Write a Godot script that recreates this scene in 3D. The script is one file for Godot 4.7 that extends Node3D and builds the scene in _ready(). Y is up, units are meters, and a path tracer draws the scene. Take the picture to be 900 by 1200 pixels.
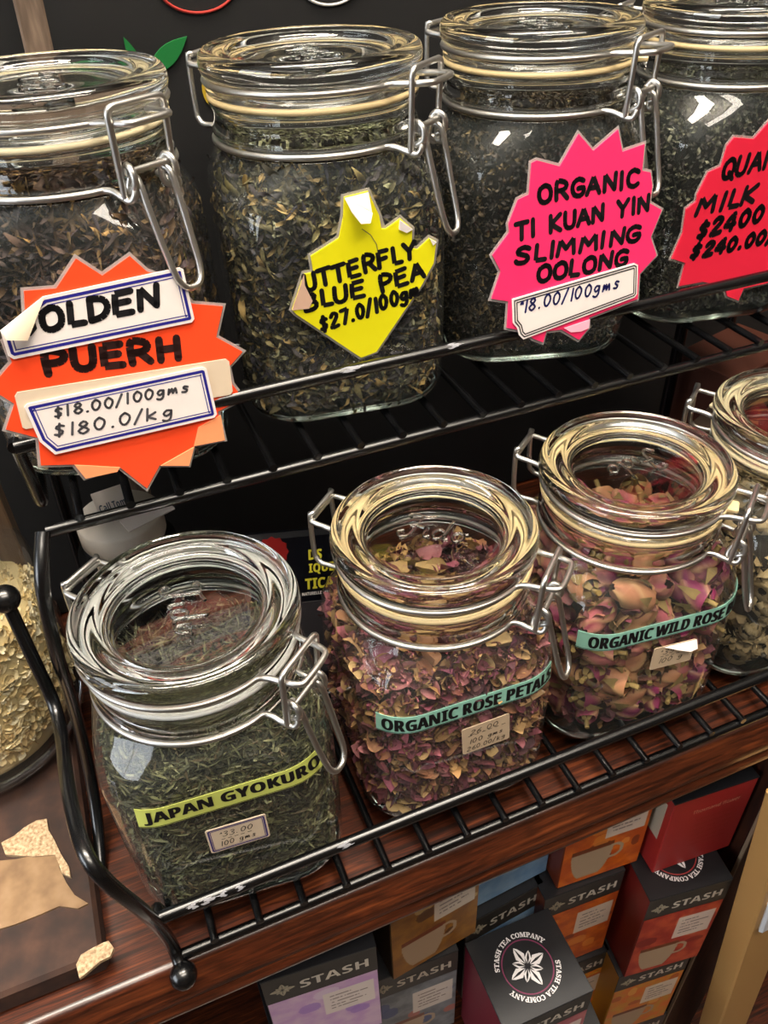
extends Node3D
# A shop counter with a black wire rack: two tiers of clip-top glass jars of loose tea, hand-written
# price tags, a brown wooden counter and cartons of tea bags in the cupboard below.
# x runs along the counter, y is up, z points out of the counter towards the customer. Heights in the
# code are measured from the lid tops of the lower row (LIFT above the shop floor).

const LIFT := 1.0
const FOCAL := 954.57
const EYE := Vector3(-0.12579, 0.24121, 0.26551)
const RIGHT := Vector3(0.924069, -0.033484, 0.380757)
const UP := Vector3(0.262017, 0.780763, -0.567236)
const AHEAD := Vector3(0.278287, -0.623929, -0.730252)

const JAR_H := 0.162          # base to lid top
const LOW := -0.162           # floor of the lower tier
const HIGH := 0.0195          # floor of the upper tier
const WOOD := -0.175          # counter top

var M := {}
var taken := {}
var rng := RandomNumberGenerator.new()
var meshes := {}
var drifts := FastNoiseLite.new()

func _ready() -> void:
	rng.seed = 20240611
	drifts.seed = 7
	drifts.frequency = 0.06
	# ---- camera
	var cam := Camera3D.new()
	cam.name = "camera"
	cam.fov = rad_to_deg(2.0 * atan(600.0 / FOCAL))
	cam.near = 0.01
	cam.far = 20.0
	cam.transform = Transform3D(Basis(RIGHT.normalized(), UP.normalized(), -AHEAD.normalized()).orthonormalized(), at(EYE.x, EYE.y, EYE.z))
	add_child(cam)
	cam.current = true
	# ---- surroundings
	var env := Environment.new()
	env.background_mode = Environment.BG_COLOR
	env.background_color = Color(0.02, 0.02, 0.02)
	env.tonemap_mode = Environment.TONE_MAPPER_LINEAR
	env.tonemap_exposure = 1.0
	env.sdfgi_enabled = true
	env.ssao_enabled = true
	env.ssil_enabled = true
	var we := WorldEnvironment.new()
	we.name = "environment"
	we.environment = env
	add_child(we)
	# ---- ceiling lights: [x, z, length x, length z, energy]
	lights = [[-0.10, 0.05, 1.2, 0.3, 4.1], [0.15, 0.75, 1.2, 0.3, 2.0]]
	window_energy = 2.4
	make_materials()
	build_room()
	build_counter()
	build_rack()
	build_jars()
	build_tags()
	build_left_side()
	build_behind()
	build_boxes()

var lights := []
var window_energy := 1.0

# ------------------------------------------------------------------ helpers

func at(x: float, y: float, z: float) -> Vector3:
	return Vector3(x, y + LIFT, z)

func ray(px: float, py: float) -> Vector3:
	return RIGHT * ((px - 450.0) / FOCAL) - UP * ((py - 600.0) / FOCAL) + AHEAD

func numbered(called: String) -> String:
	var n: int = taken.get(called, -1) + 1
	taken[called] = n
	return called if n == 0 else "%s_%03d" % [called, n]

func tag(o: Node3D, label: String, category: String, group := "", kind := "") -> void:
	o.set_meta("label", label)
	if category != "":
		o.set_meta("category", category)
	if group != "":
		o.set_meta("group", group)
	if kind != "":
		o.set_meta("kind", kind)

func thing(called: String, where: Vector3, label: String, category: String, group := "", kind := "") -> Node3D:
	var o := Node3D.new()
	o.name = numbered(called)
	add_child(o)
	o.position = where
	tag(o, label, category, group, kind)
	return o

func part(parent: Node3D, called: String, mesh: Mesh, m: Material, label := "") -> MeshInstance3D:
	var o := MeshInstance3D.new()
	o.name = called if parent != self else numbered(called)
	o.mesh = mesh
	o.material_override = m
	if label != "":
		o.set_meta("label", label)
	parent.add_child(o, true)
	return o

func structure(called: String, mesh: Mesh, m: Material) -> MeshInstance3D:
	var o := part(self, called, mesh, m)
	o.set_meta("kind", "structure")
	return o

func new_st() -> SurfaceTool:
	var st := SurfaceTool.new()
	st.begin(Mesh.PRIMITIVE_TRIANGLES)
	return st

func done(st: SurfaceTool) -> ArrayMesh:
	st.generate_normals()
	return st.commit()

# corners given counter-clockwise as seen from outside
func tri(st: SurfaceTool, a: Vector3, b: Vector3, c: Vector3) -> void:
	st.add_vertex(a)
	st.add_vertex(c)
	st.add_vertex(b)

func quad(st: SurfaceTool, a: Vector3, b: Vector3, c: Vector3, d: Vector3) -> void:
	tri(st, a, b, c)
	tri(st, a, c, d)

func bevel_box(st: SurfaceTool, c: Vector3, s: Vector3, r := 0.001) -> void:
	# a box with chamfered edges
	st.set_smooth_group(-1)
	var h := s * 0.5
	r = minf(r, minf(h.x, minf(h.y, h.z)) * 0.9)
	var ax := [Vector3.RIGHT, Vector3.UP, Vector3.BACK]
	var hv := [h.x, h.y, h.z]
	for i in 3:
		var j := (i + 1) % 3
		var k := (i + 2) % 3
		for sg in [1.0, -1.0]:
			var n: Vector3 = ax[i] * (hv[i] * sg)
			var u: Vector3 = ax[j] * (hv[j] - r)
			var v: Vector3 = ax[k] * (hv[k] - r)
			if sg > 0:
				quad(st, c + n - u - v, c + n + u - v, c + n + u + v, c + n - u + v)
			else:
				quad(st, c + n - u - v, c + n - u + v, c + n + u + v, c + n + u - v)
	for i in 3:
		var j := (i + 1) % 3
		var k := (i + 2) % 3
		for sj in [1.0, -1.0]:
			for sk in [1.0, -1.0]:
				var l: Vector3 = ax[i] * (hv[i] - r)
				var pj: Vector3 = ax[j] * (hv[j] * sj) + ax[k] * ((hv[k] - r) * sk)
				var pk: Vector3 = ax[j] * ((hv[j] - r) * sj) + ax[k] * (hv[k] * sk)
				if sj * sk > 0:
					quad(st, c + pj - l, c + pj + l, c + pk + l, c + pk - l)
				else:
					quad(st, c + pk - l, c + pk + l, c + pj + l, c + pj - l)
	for sx in [1.0, -1.0]:
		for sy in [1.0, -1.0]:
			for sz in [1.0, -1.0]:
				var a := c + Vector3(h.x * sx, (h.y - r) * sy, (h.z - r) * sz)
				var b := c + Vector3((h.x - r) * sx, h.y * sy, (h.z - r) * sz)
				var d := c + Vector3((h.x - r) * sx, (h.y - r) * sy, h.z * sz)
				if sx * sy * sz > 0:
					tri(st, a, b, d)
				else:
					tri(st, a, d, b)

func box_mesh(s: Vector3, r := 0.001) -> ArrayMesh:
	var st := new_st()
	bevel_box(st, Vector3.ZERO, s, r)
	return done(st)

func smooth_path(pts: Array, per := 6, closed := false) -> Array:
	var out := []
	var n := pts.size()
	var last := n if closed else n - 1
	for i in last:
		var p0: Vector3 = pts[(i - 1 + n) % n] if closed or i > 0 else pts[0]
		var p1: Vector3 = pts[i]
		var p2: Vector3 = pts[(i + 1) % n]
		var p3: Vector3 = pts[(i + 2) % n] if closed or i + 2 < n else pts[n - 1]
		for k in per:
			var t := float(k) / per
			out.append(0.5 * ((2.0 * p1) + (p2 - p0) * t + (2.0 * p0 - 5.0 * p1 + 4.0 * p2 - p3) * t * t + (3.0 * p1 - p0 - 3.0 * p2 + p3) * t * t * t))
	if not closed:
		out.append(pts[n - 1])
	return out

# polyline with its corners rounded to radius r
func rounded(pts: Array, r: float, closed := false, per := 5) -> Array:
	var out := []
	var n := pts.size()
	for i in n:
		if not closed and (i == 0 or i == n - 1):
			out.append(pts[i])
			continue
		var p: Vector3 = pts[i]
		var a: Vector3 = pts[(i - 1 + n) % n]
		var b: Vector3 = pts[(i + 1) % n]
		var ra := minf(r, p.distance_to(a) * 0.49)
		var rb := minf(r, p.distance_to(b) * 0.49)
		var qa := p + (a - p).normalized() * ra
		var qb := p + (b - p).normalized() * rb
		for k in per + 1:
			var t := float(k) / per
			out.append(qa.lerp(p, t).lerp(p.lerp(qb, t), t))
	return out

func tube(st: SurfaceTool, pts: Array, r: float, seg := 8, closed := false) -> void:
	st.set_smooth_group(0)
	var n := pts.size()
	var rings := []
	var nor := Vector3.UP
	for i in n:
		var prev: Vector3 = pts[(i - 1 + n) % n] if closed or i > 0 else pts[0]
		var next: Vector3 = pts[(i + 1) % n] if closed or i < n - 1 else pts[n - 1]
		var d := (next - prev).normalized()
		if i == 0:
			nor = Vector3.UP if absf(d.y) < 0.9 else Vector3.RIGHT
		nor = (nor - d * nor.dot(d)).normalized()
		var bi := d.cross(nor)
		var ring := []
		for k in seg:
			var a := TAU * k / seg
			ring.append((pts[i] as Vector3) + (nor * cos(a) + bi * sin(a)) * r)
		rings.append(ring)
	var last := n if closed else n - 1
	for i in last:
		var a: Array = rings[i]
		var b: Array = rings[(i + 1) % n]
		var shift := 0
		if closed and i == n - 1:
			var best := 1e9
			for s in seg:
				var dd: float = (a[0] as Vector3).distance_squared_to(b[s])
				if dd < best:
					best = dd
					shift = s
		for k in seg:
			var k2 := (k + 1) % seg
			quad(st, a[k], a[k2], b[(k2 + shift) % seg], b[(k + shift) % seg])
	if not closed:
		st.set_smooth_group(1)
		for k in range(1, seg - 1):
			tri(st, rings[0][0], rings[0][k + 1], rings[0][k])
			tri(st, rings[n - 1][0], rings[n - 1][k], rings[n - 1][k + 1])

func tube_mesh(pts: Array, r: float, seg := 8, closed := false) -> ArrayMesh:
	var st := new_st()
	tube(st, pts, r, seg, closed)
	return done(st)

# profile of (radius, height) from the bottom axis outwards and up; closed profiles wrap round
func lathe(st: SurfaceTool, prof: Array, seg := 48, closed := false) -> void:
	st.set_smooth_group(0)
	var n := prof.size()
	var last := n if closed else n - 1
	for i in last:
		var p: Vector2 = prof[i]
		var q: Vector2 = prof[(i + 1) % n]
		for j in seg:
			var a0 := TAU * j / seg
			var a1 := TAU * ((j + 1) % seg) / seg
			var p0 := Vector3(p.x * cos(a0), p.y, p.x * sin(a0))
			var p1 := Vector3(p.x * cos(a1), p.y, p.x * sin(a1))
			var q0 := Vector3(q.x * cos(a0), q.y, q.x * sin(a0))
			var q1 := Vector3(q.x * cos(a1), q.y, q.x * sin(a1))
			if p.x > 1e-6:
				tri(st, p1, p0, q0)
			if q.x > 1e-6:
				tri(st, p1, q0, q1)

func lathe_mesh(prof: Array, seg := 48, closed := false) -> ArrayMesh:
	var st := new_st()
	lathe(st, prof, seg, closed)
	return done(st)

# 2-D profile smoothed by Catmull-Rom
func soft(prof: Array, per := 4) -> Array:
	var v := []
	for p in prof:
		v.append(Vector3(p[0], p[1], 0))
	var out := []
	for p in smooth_path(v, per):
		out.append(Vector2(maxf(p.x, 0.0), p.y))
	return out

# a flat sheet of the polygon's outline with thickness, its face at z1
func sheet(st: SurfaceTool, poly: PackedVector2Array, z0: float, z1: float) -> void:
	st.set_smooth_group(-1)
	if Geometry2D.is_polygon_clockwise(poly):
		poly = poly.duplicate()
		poly.reverse()
	var idx := Geometry2D.triangulate_polygon(poly)
	for i in range(0, idx.size(), 3):
		var a := poly[idx[i]]
		var b := poly[idx[i + 1]]
		var c := poly[idx[i + 2]]
		if (b - a).cross(c - a) < 0:
			var t := b
			b = c
			c = t
		tri(st, Vector3(a.x, a.y, z1), Vector3(b.x, b.y, z1), Vector3(c.x, c.y, z1))
		tri(st, Vector3(a.x, a.y, z0), Vector3(c.x, c.y, z0), Vector3(b.x, b.y, z0))
	var n := poly.size()
	for i in n:
		var a := poly[i]
		var b := poly[(i + 1) % n]
		quad(st, Vector3(a.x, a.y, z0), Vector3(b.x, b.y, z0), Vector3(b.x, b.y, z1), Vector3(a.x, a.y, z1))

func sheet_mesh(poly: PackedVector2Array, z0: float, z1: float) -> ArrayMesh:
	var st := new_st()
	sheet(st, poly, z0, z1)
	return done(st)

func round_rect(w: float, h: float, r: float, per := 4) -> PackedVector2Array:
	var out := PackedVector2Array()
	for k in 4:
		var c := Vector2((w / 2 - r) * [1, -1, -1, 1][k], (h / 2 - r) * [1, 1, -1, -1][k])
		for i in per + 1:
			var a := PI / 2 * (k + float(i) / per)
			out.append(c + Vector2(cos(a), sin(a)) * r)
	return out

# the band between two outlines of the same number of points
func band_between(st: SurfaceTool, outer: PackedVector2Array, inner: PackedVector2Array, z: float) -> void:
	st.set_smooth_group(-1)
	var n := outer.size()
	for i in n:
		var j := (i + 1) % n
		quad(st, Vector3(outer[i].x, outer[i].y, z), Vector3(outer[j].x, outer[j].y, z), Vector3(inner[j].x, inner[j].y, z), Vector3(inner[i].x, inner[i].y, z))

func color_mat(c: Color, rough := 0.6, metal := 0.0) -> StandardMaterial3D:
	var m := StandardMaterial3D.new()
	m.albedo_color = c
	m.roughness = rough
	m.metallic = metal
	return m

func noise_tex(freq: float, ramp: Array, w := 512, h := 512, type := FastNoiseLite.TYPE_SIMPLEX_SMOOTH, octaves := 4, sd := 1) -> NoiseTexture2D:
	var n := FastNoiseLite.new()
	n.noise_type = type
	n.frequency = freq
	n.fractal_octaves = octaves
	n.seed = sd
	var t := NoiseTexture2D.new()
	t.width = w
	t.height = h
	t.seamless = true
	t.noise = n
	if ramp.size():
		var g := Gradient.new()
		var offs := PackedFloat32Array()
		var cols := PackedColorArray()
		for i in ramp.size():
			offs.append(ramp[i][0])
			cols.append(ramp[i][1])
		g.offsets = offs
		g.colors = cols
		t.color_ramp = g
	return t

func tri_mat(tex: Texture2D, scale: Vector3, rough: float) -> StandardMaterial3D:
	var m := StandardMaterial3D.new()
	m.albedo_texture = tex
	m.uv1_triplanar = true
	m.uv1_world_triplanar = true
	m.uv1_scale = scale
	m.roughness = rough
	return m

func make_materials() -> void:
	M.steel = color_mat(Color(0.80, 0.79, 0.77), 0.38, 1.0)
	M.enamel = color_mat(Color(0.035, 0.035, 0.04), 0.27)
	M.enamel.clearcoat_enabled = true
	M.enamel.clearcoat = 0.4
	M.enamel.clearcoat_roughness = 0.15
	var g := StandardMaterial3D.new()
	g.albedo_color = Color(0.975, 0.985, 0.98, 0.0)
	g.roughness = 0.0
	g.refraction_enabled = true
	g.refraction_scale = 0.05
	g.transparency = BaseMaterial3D.TRANSPARENCY_ALPHA
	M.glass = g
	var gg: StandardMaterial3D = g.duplicate()
	gg.albedo_color = Color(0.84, 0.93, 0.88, 0.0)
	M.base_glass = gg
	var p := StandardMaterial3D.new()
	p.albedo_color = Color(0.9, 0.95, 0.93, 0.02)
	p.roughness = 0.05
	p.transparency = BaseMaterial3D.TRANSPARENCY_ALPHA
	M.pane = p
	M.gasket = color_mat(Color(0.94, 0.84, 0.63), 0.5)
	M.gasket_cream = color_mat(Color(0.94, 0.88, 0.72), 0.5)
	M.gasket_clear = color_mat(Color(0.80, 0.80, 0.78), 0.35)
	var wood := noise_tex(0.012, [[0.0, Color(0.08, 0.035, 0.02)], [0.35, Color(0.19, 0.082, 0.042)], [0.5, Color(0.34, 0.155, 0.075)], [0.62, Color(0.20, 0.088, 0.045)], [0.8, Color(0.40, 0.195, 0.095)], [1.0, Color(0.48, 0.25, 0.13)]], 512, 512, FastNoiseLite.TYPE_SIMPLEX_SMOOTH, 5, 4)
	M.wood = tri_mat(wood, Vector3(1.6, 34.0, 34.0), 0.30)
	M.wood.clearcoat_enabled = true
	M.wood.clearcoat = 0.5
	M.wood.clearcoat_roughness = 0.18
	M.wood_upright = tri_mat(noise_tex(0.012, [[0.0, Color(0.08, 0.035, 0.02)], [0.5, Color(0.19, 0.09, 0.05)], [1.0, Color(0.28, 0.14, 0.075)]], 512, 512, FastNoiseLite.TYPE_SIMPLEX_SMOOTH, 5, 9), Vector3(26.0, 2.4, 26.0), 0.45)
	M.black = color_mat(Color(0.03, 0.028, 0.032), 0.7)
	M.ink = color_mat(Color(0.045, 0.03, 0.05), 0.55)
	M.ink_brown = color_mat(Color(0.16, 0.05, 0.035), 0.55)
	M.ink_blue = color_mat(Color(0.05, 0.08, 0.36), 0.55)
	M.ink_grey = color_mat(Color(0.30, 0.29, 0.31), 0.7)
	M.border_blue = color_mat(Color(0.13, 0.12, 0.52), 0.5)
	M.border_violet = color_mat(Color(0.20, 0.15, 0.45), 0.5)
	M.white_paper = color_mat(Color(0.93, 0.89, 0.87), 0.55)
	M.cream_paper = color_mat(Color(0.86, 0.78, 0.68), 0.6)
	M.tan_paper = color_mat(Color(0.80, 0.70, 0.58), 0.6)
	M.orange_card = color_mat(Color(1.0, 0.30, 0.14), 0.4)
	M.peach_card = color_mat(Color(1.0, 0.62, 0.42), 0.45)
	M.pink_card = color_mat(Color(1.0, 0.19, 0.42), 0.4)
	M.red_card = color_mat(Color(0.97, 0.16, 0.28), 0.4)
	M.yellow_card = color_mat(Color(0.96, 0.92, 0.07), 0.45)
	M.mint = color_mat(Color(0.60, 0.82, 0.74), 0.45)
	M.lime = color_mat(Color(0.81, 0.84, 0.43), 0.45)
	var lam := StandardMaterial3D.new()
	lam.albedo_color = Color(0.85, 0.82, 0.8, 0.35)
	lam.roughness = 0.12
	lam.transparency = BaseMaterial3D.TRANSPARENCY_ALPHA
	M.laminate = lam
	M.leafy = StandardMaterial3D.new()
	M.leafy.vertex_color_use_as_albedo = true
	M.leafy.roughness = 0.75

func build_room() -> void:
	var wallm := color_mat(Color(0.40, 0.33, 0.26), 0.9)
	var st := new_st()
	bevel_box(st, Vector3(0.1, -0.05, 1.3), Vector3(5.4, 0.1, 3.9), 0.002)
	structure("floor", done(st), tri_mat(noise_tex(0.02, [[0.0, Color(0.16, 0.12, 0.09)], [1.0, Color(0.28, 0.21, 0.16)]], 256, 256), Vector3(1, 1, 1), 0.5))
	st = new_st()
	bevel_box(st, Vector3(0.1, 2.85, 1.3), Vector3(5.4, 0.1, 3.9), 0.002)
	structure("ceiling", done(st), color_mat(Color(0.90, 0.89, 0.86), 0.9))
	for w in [["wall_right", Vector3(2.75, 1.4, 1.3), Vector3(0.1, 2.8, 3.9)], ["wall_front", Vector3(0.1, 1.4, 3.2), Vector3(5.2, 2.8, 0.1)], ["wall_back", Vector3(0.1, 1.4, -0.6), Vector3(5.2, 2.8, 0.1)]]:
		st = new_st()
		bevel_box(st, w[1], w[2], 0.002)
		structure(w[0], done(st), wallm)
	# the left wall has the shop window
	st = new_st()
	bevel_box(st, Vector3(-2.55, 0.5, 1.3), Vector3(0.1, 1.0, 3.9), 0.002)
	bevel_box(st, Vector3(-2.55, 2.6, 1.3), Vector3(0.1, 0.4, 3.9), 0.002)
	bevel_box(st, Vector3(-2.55, 1.7, -0.5), Vector3(0.1, 1.4, 0.3), 0.002)
	bevel_box(st, Vector3(-2.55, 1.7, 2.35), Vector3(0.1, 1.4, 1.8), 0.002)
	structure("wall_left", done(st), wallm)
	var win := Node3D.new()
	win.name = "window_1"
	win.set_meta("kind", "structure")
	add_child(win)
	win.position = Vector3(-2.55, 1.7, 0.55)
	var day := color_mat(Color(1, 1, 1), 0.3)
	day.emission_enabled = true
	day.emission = Color(0.92, 0.96, 1.0)
	day.emission_energy_multiplier = 3.2
	part(win, "window_pane", box_mesh(Vector3(0.01, 1.36, 1.76), 0.001), day)
	for fz in [-0.9, 0.0, 0.9]:
		part(win, "window_frame", box_mesh(Vector3(0.06, 1.40, 0.05), 0.003), color_mat(Color(0.85, 0.85, 0.83), 0.5)).position.z = fz * 0.97
	for fy in [-0.675, 0.675]:
		part(win, "window_frame", box_mesh(Vector3(0.06, 0.05, 1.8), 0.003), color_mat(Color(0.85, 0.85, 0.83), 0.5)).position.y = fy
	var dl := AreaLight3D.new()
	dl.name = "daylight"
	dl.area_size = Vector2(1.7, 1.3)
	dl.light_energy = window_energy
	dl.light_color = Color(0.93, 0.965, 1.0)
	dl.shadow_enabled = true
	win.add_child(dl)
	dl.rotation.y = -PI / 2
	dl.position.x = 0.05
	for l in lights:
		var o := thing("ceiling_light_panel", Vector3(l[0], 2.50, l[1]), "bright rectangular fluorescent fitting with an added uplight hung under the shop ceiling over the " + ("tea rack" if l[1] < 0.5 else "shop aisle"), "light")
		part(o, "frame", box_mesh(Vector3(l[2] + 0.06, 0.03, l[3] + 0.06), 0.004), color_mat(Color(0.9, 0.9, 0.9), 0.5)).position.y = -0.015
		var em := color_mat(Color(1, 1, 1), 0.5)
		em.emission_enabled = true
		em.emission = Color(1.0, 0.95, 0.88)
		em.emission_energy_multiplier = 3.0
		part(o, "light_diffuser", box_mesh(Vector3(l[2], 0.012, l[3]), 0.003), em).position.y = -0.036
		var a := AreaLight3D.new()
		a.name = "panel_light"
		a.area_size = Vector2(l[2], l[3])
		a.light_energy = l[4]
		a.light_color = Color(1.0, 0.955, 0.895)
		a.shadow_enabled = true
		a.set("area_range", 8.0)
		o.add_child(a)
		a.rotation.x = -PI / 2
		a.position.y = -0.046
		# upper diffuser and uplight added to brighten the ceiling mirrored in the lids
		part(o, "light_diffuser", box_mesh(Vector3(l[2], 0.012, l[3]), 0.003), em).position.y = 0.007
		var up: AreaLight3D = a.duplicate()
		up.name = "added_uplight"
		up.light_energy = l[4] * 0.9
		o.add_child(up)
		up.rotation.x = PI / 2
		up.position.y = 0.02
		for sx in [-0.4, 0.4]:
			part(o, "hanger", tube_mesh([Vector3(sx, 0.012, 0), Vector3(sx, 0.30, 0)], 0.003, 6), M.steel)

# ------------------------------------------------------------------ counter and rack

func build_counter() -> void:
	var c := thing("wooden_counter", Vector3(0, LIFT, 0), "reddish brown varnished wooden counter with a rounded front edge under the wire rack", "counter")
	# the top with its rounded nosing: a profile in (z, y) swept along x
	var prof := [Vector2(-0.29, WOOD), Vector2(0.0585, WOOD)]
	for k in 7:
		var a := deg_to_rad(68.0) * k / 6.0
		prof.append(Vector2(0.0600 + 0.0048 * sin(a), WOOD - 0.0048 + 0.0048 * cos(a)))
	prof.append_array([Vector2(0.0672, WOOD - 0.0085), Vector2(0.0698, WOOD - 0.0145), Vector2(0.0712, WOOD - 0.0195), Vector2(0.0708, WOOD - 0.0212), Vector2(0.0698, WOOD - 0.0222), Vector2(0.0705, WOOD - 0.0236)])
	for k in 6:
		var a := PI / 2 * k / 5.0
		prof.append(Vector2(0.0645 + 0.008 * cos(a), WOOD - 0.028 - 0.009 * sin(a)))
	prof.append_array([Vector2(0.03, WOOD - 0.038), Vector2(-0.29, WOOD - 0.030)])
	var st := new_st()
	var n := prof.size()
	for i in n:
		st.set_smooth_group(0 if i > 1 and i < n - 3 else -1)
		var p: Vector2 = prof[i]
		var q: Vector2 = prof[(i + 1) % n]
		quad(st, Vector3(1.2, p.y, p.x), Vector3(-1.0, p.y, p.x), Vector3(-1.0, q.y, q.x), Vector3(1.2, q.y, q.x))
	st.set_smooth_group(-1)
	var poly := PackedVector2Array(prof)
	var idx := Geometry2D.triangulate_polygon(poly)
	for i in range(0, idx.size(), 3):
		for e in [1.2, -1.0]:
			var a := Vector3(e, prof[idx[i]].y, prof[idx[i]].x)
			var b := Vector3(e, prof[idx[i + 1]].y, prof[idx[i + 1]].x)
			var d := Vector3(e, prof[idx[i + 2]].y, prof[idx[i + 2]].x)
			if ((b - a).cross(d - a).x > 0) == (e > 0):
				tri(st, a, b, d)
			else:
				tri(st, a, d, b)
	part(c, "counter_top", done(st), M.wood)
	for x in [-0.95, 0.2655, 1.15]:
		part(c, "upright", box_mesh(Vector3(0.05, 0.788, 0.32), 0.002), M.wood_upright).position = Vector3(x, -0.606, -0.102)
	part(c, "edge_strip", box_mesh(Vector3(0.0015, 0.76, 0.003), 0.0003), color_mat(Color(0.55, 0.47, 0.38), 0.5)).position = Vector3(0.2395, -0.6, 0.0588)
	part(c, "back_panel", box_mesh(Vector3(2.1, 0.788, 0.02), 0.002), M.wood_upright).position = Vector3(0.1, -0.606, -0.275)
	part(c, "bottom_shelf", box_mesh(Vector3(2.05, 0.03, 0.42), 0.002), M.wood).position = Vector3(0.1, -0.791, -0.05)
	part(c, "plinth", box_mesh(Vector3(2.1, 0.194, 0.30), 0.002), M.wood_upright).position = Vector3(0.1, -0.903, -0.11)
	# the blackboard that stands behind the jars
	var b := thing("blackboard", Vector3(0.1, LIFT + WOOD, -0.215), "matt black chalkboard standing upright behind the upper row of jars", "board")
	part(b, "board", box_mesh(Vector3(1.9, 0.62, 0.012), 0.002), tri_mat(noise_tex(0.02, [[0.0, Color(0.022, 0.018, 0.018)], [1.0, Color(0.05, 0.044, 0.043)]], 256, 256), Vector3(3, 3, 3), 0.75)).position.y = 0.31
	var zf := 0.0064
	for a in [[-0.031, 0.1925, 0.0135, Color(0.62, 0.16, 0.12), "chalk_ring"], [0.038, 0.1886, 0.0115, Color(0.8, 0.78, 0.75), "chalk_ring"]]:
		var pts := []
		for k in 40:
			var t := TAU * k / 40.0
			pts.append(Vector3(a[0] - 0.1 + a[2] * 1.5 * cos(t), a[1] + 0.006 - WOOD + a[2] * sin(t), zf))
		part(b, a[4], tube_mesh(pts, 0.0007, 6, true), color_mat(a[3], 0.9))
	var lf := color_mat(Color(0.02, 0.42, 0.17), 0.6)
	var leaves := [[Vector2(-0.064, 0.160), Vector2(-0.0405, 0.1755), 0.0075], [Vector2(-0.0655, 0.160), Vector2(-0.0715, 0.178), 0.004], [Vector2(-0.075, 0.155), Vector2(-0.10, 0.163), 0.006]]
	for l in leaves:
		var p0: Vector2 = l[0] - Vector2(0.1, WOOD)
		var p1: Vector2 = l[1] - Vector2(0.1, WOOD)
		var d: Vector2 = (p1 - p0)
		var w: Vector2 = d.orthogonal().normalized() * l[2]
		var pl := PackedVector2Array()
		for k in 9:
			pl.append(p0 + d * k / 8.0 + w * sin(PI * k / 8.0) * 0.6)
		for k in range(7, 0, -1):
			pl.append(p0 + d * k / 8.0 - w * sin(PI * k / 8.0) * 0.6)
		part(b, "painted_leaf", sheet_mesh(pl, zf - 0.0006, zf + 0.0006), lf)
	var yl := PackedVector2Array()
	for k in 20:
		yl.append(Vector2(-0.1 - 0.030, 0.150 - WOOD) + Vector2(cos(TAU * k / 20.0) * 0.007, sin(TAU * k / 20.0) * 0.009))
	part(b, "painted_blossom", sheet_mesh(yl, zf - 0.0006, zf + 0.0006), color_mat(Color(0.70, 0.58, 0.10), 0.7))
	# a thin brown wooden batten leaning on the board behind the first jar
	var w2 := thing("wooden_batten", at(-0.1215, WOOD, -0.192), "weathered pale brown wooden batten standing against the blackboard", "batten")
	var bm := part(w2, "batten", box_mesh(Vector3(0.0125, 0.41, 0.007), 0.001), tri_mat(noise_tex(0.03, [[0.0, Color(0.30, 0.24, 0.19)], [1.0, Color(0.50, 0.42, 0.35)]], 256, 256), Vector3(30, 4, 30), 0.8))
	bm.position = Vector3(0.004, 0.206, 0.0)
	bm.rotation.z = -0.035

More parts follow.
